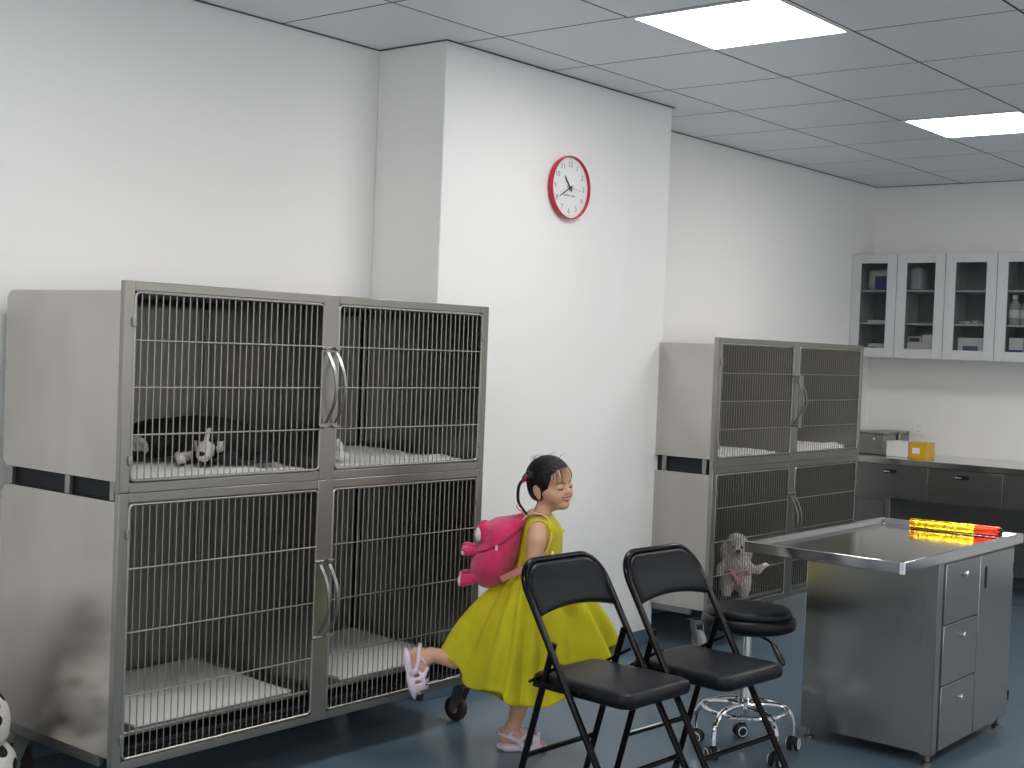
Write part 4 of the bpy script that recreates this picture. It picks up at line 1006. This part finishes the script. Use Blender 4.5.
# black and white dog lying in the upper bay of the big stack
O3 = (-.17, -1.34, 1.027)
D = Field((-.25,-.13,-.003), (.33,.20,.20), .004)
D.ell((.06,.085,.075), (.20,.085,.070), .02); D.ell((-.10,.06,.065), (.09,.075,.062), .03); D.ell((.22,.06,.055), (.075,.07,.05), .02)
D.ell((.104,.01,.062), (.052,.055,.048), .015); D.cap((.104,-.03,.045), (.104,-.085,.030), .030, .022, .015); D.ell((.104,.05,.07), (.06,.06,.055), .02)
for s in (-1, 1): D.cap((.104+s*.036,.02,.095), (.104+s*.050,.03,.142), .019, .006, .008)
D.chain([(.05,.05,.03), (.02,-.03,.018), (.035,-.090,.016)], [.028,.019,.017], .01); D.chain([(.17,.05,.03), (.18,-.03,.018), (.165,-.080,.016)], [.028,.019,.017], .01)
D.chain([(-.17,.05,.03), (-.16,-.03,.018), (-.10,-.06,.016)], [.030,.018,.016], .01); D.chain([(.27,.08,.04), (.30,.02,.025), (.27,-.04,.018)], [.022,.018,.012], .01)
D.fuzz(.0025, 170)
def bw(c):
    m = np.ones(len(c)); x, y, z = c[:, 0], c[:, 1], c[:, 2]; dx = np.abs(x-.104)
    m[(y < -.045) & (dx < .045) & (z > .0)] = 0; m[(y < .02) & (dx < .006+.055*np.maximum(0, .110-z)) & (z < .112) & (z > .03)] = 0
    m[(y < .0) & (np.abs(dx-.040) < .008) & (z > .035) & (z < .072)] = 0
    m[(y < -.01) & (z < .034) & (x < .07) & (x > -.02)] = 0; m[((x+.135)/.045)**2+((z-.045)/.035)**2+((y-.0)/.06)**2 < 1] = 0
    return m
dg = D.build('lying_dog', ['dog_white', 'dog_black'], None, bw); dg.location = O3; dg.rotation_euler = (0,0,GA)
tag(dg, 'black dog with a white blaze and paws lying in the upper left cage', 'dog')
n_ = Field((.08,-.125,.01), (.13,-.09,.06), .002); n_.ell((.104,-.107,.036), (.011,.007,.008), .002); n_.build('nose', 'dog_nose', dg)
for s in (-1, 1): MB().lathe([(.001,-.006), (.0045,-.004), (.006,0), (.0045,.004), (.001,.006)], 12, Matrix.Translation((.104+s*.022,-.036,.077))).build('eye', 'dog_nose', dg, world=False)
# spotted dog at the picture edge, beside the cage side panel
O4 = (-.37, -1.965, 0)
E = Field((-.42,-.22,-.003), (.25,.24,.62), .007)
E.ell((.015,.0,.255), (.145,.115,.125), .02); E.ell((-.14,0,.30), (.13,.11,.14), .04)
E.chain([(-.20,0,.38), (-.16,-.02,.47), (-.10,-.03,.52)], [.085,.062,.055], .03)
E.ell((-.06,-.035,.53), (.072,.062,.058), .02); E.cap((-.02,-.038,.515), (.055,-.045,.500), .036, .026, .015)
for s in (-1, 1): E.chain([(-.09,-.035+s*.055,.555), (-.095,-.035+s*.075,.52), (-.085,-.035+s*.078,.47)], [.018,.020,.012], .01)
E.ell((.075,.03,.115), (.100,.085,.085), .02); E.chain([(.07,.05,.06), (.10,.05,.024), (.165,.05,.020)], [.045,.026,.022], .015); E.chain([(.05,-.08,.16), (.09,-.09,.06), (.15,-.09,.020)], [.055,.035,.022], .02)
for s in (-1, 1): E.chain([(-.19,s*.065,.28), (-.19,s*.070,.15), (-.185,s*.070,.022), (-.145,s*.070,.018)], [.050,.030,.024,.022], .02)
E.chain([(.13,.0,.22), (.06,.12,.20), (-.02,.16,.12)], [.025,.018,.010], .02)
sd = E.build('spotted_dog', 'spotted_coat'); sd.location = O4; sd.rotation_euler = (0,0,GA)
tag(sd, 'white dog with black spots sitting at the left picture edge beside the cage stack', 'dog')
MB().tube([(-.235+.16*math.cos(a)*.47+.055, .075*math.sin(a)-.01, .445+.035*math.cos(a)) for a in [2*PI*k/30 for k in range(30)]], .008, 8, closed=True).build('collar', 'black_vinyl', sd, world=False)
n_ = Field((.05,-.07,.48), (.11,-.02,.54), .003); n_.ell((.080,-.046,.512), (.012,.014,.011), .003); n_.build('nose', 'dog_nose', sd)
for s in (-1, 1): MB().lathe([(.001,-.009), (.006,-.006), (.009,0), (.006,.006), (.001,.009)], 12, Matrix.Translation((-.005,-.036+s*.032,.548))).build('eye', 'dog_nose', sd, world=False)
# crumpled cloth in the upper right bay
C_ = Field((-.03,-.92,1.0), (.115,-.75,1.13), .004); C_.ell((.045,-.825,1.040), (.036,.034,.018), .01); C_.ell((.035,-.832,1.070), (.026,.024,.030), .01); C_.fuzz(.004, 90)
tag(C_.build('cloth', 'pad_paper'), 'small crumpled white cloth by the door post of the upper right bay', 'cloth')

# ------------------------------------------------------------------ camera, world, view
cd = bpy.data.cameras.new('camera'); cam = bpy.data.objects.new('camera', cd); COL.objects.link(cam)
yaw, pitch, roll = -6.89495093e-01, -2.69128263e-02, 3.81534470e-02
cd.sensor_width = 36; cd.lens = 1335.35362/1024*36; cd.clip_start = .05
f = Vector((math.sin(yaw)*math.cos(pitch), math.cos(yaw)*math.cos(pitch), math.sin(pitch)))
rt = Vector((math.cos(yaw), -math.sin(yaw), 0)); up = rt.cross(f)
r1 = rt*math.cos(roll)+up*math.sin(roll); u1 = -rt*math.sin(roll)+up*math.cos(roll)
cam.matrix_world = frame((3.42052853, -3.99747206, 1.43573883), r1, u1, -f)
bpy.context.scene.camera = cam
w = bpy.data.worlds.new('world'); bpy.context.scene.world = w; w.use_nodes = True
w.node_tree.nodes['Background'].inputs['Color'].default_value = (1,.99,.97,1); w.node_tree.nodes['Background'].inputs['Strength'].default_value = 1.9
vs = bpy.context.scene.view_settings; vs.view_transform = 'Standard'; vs.look = 'None'; vs.gamma = 1; vs.use_curve_mapping = False; vs.exposure = 0.25
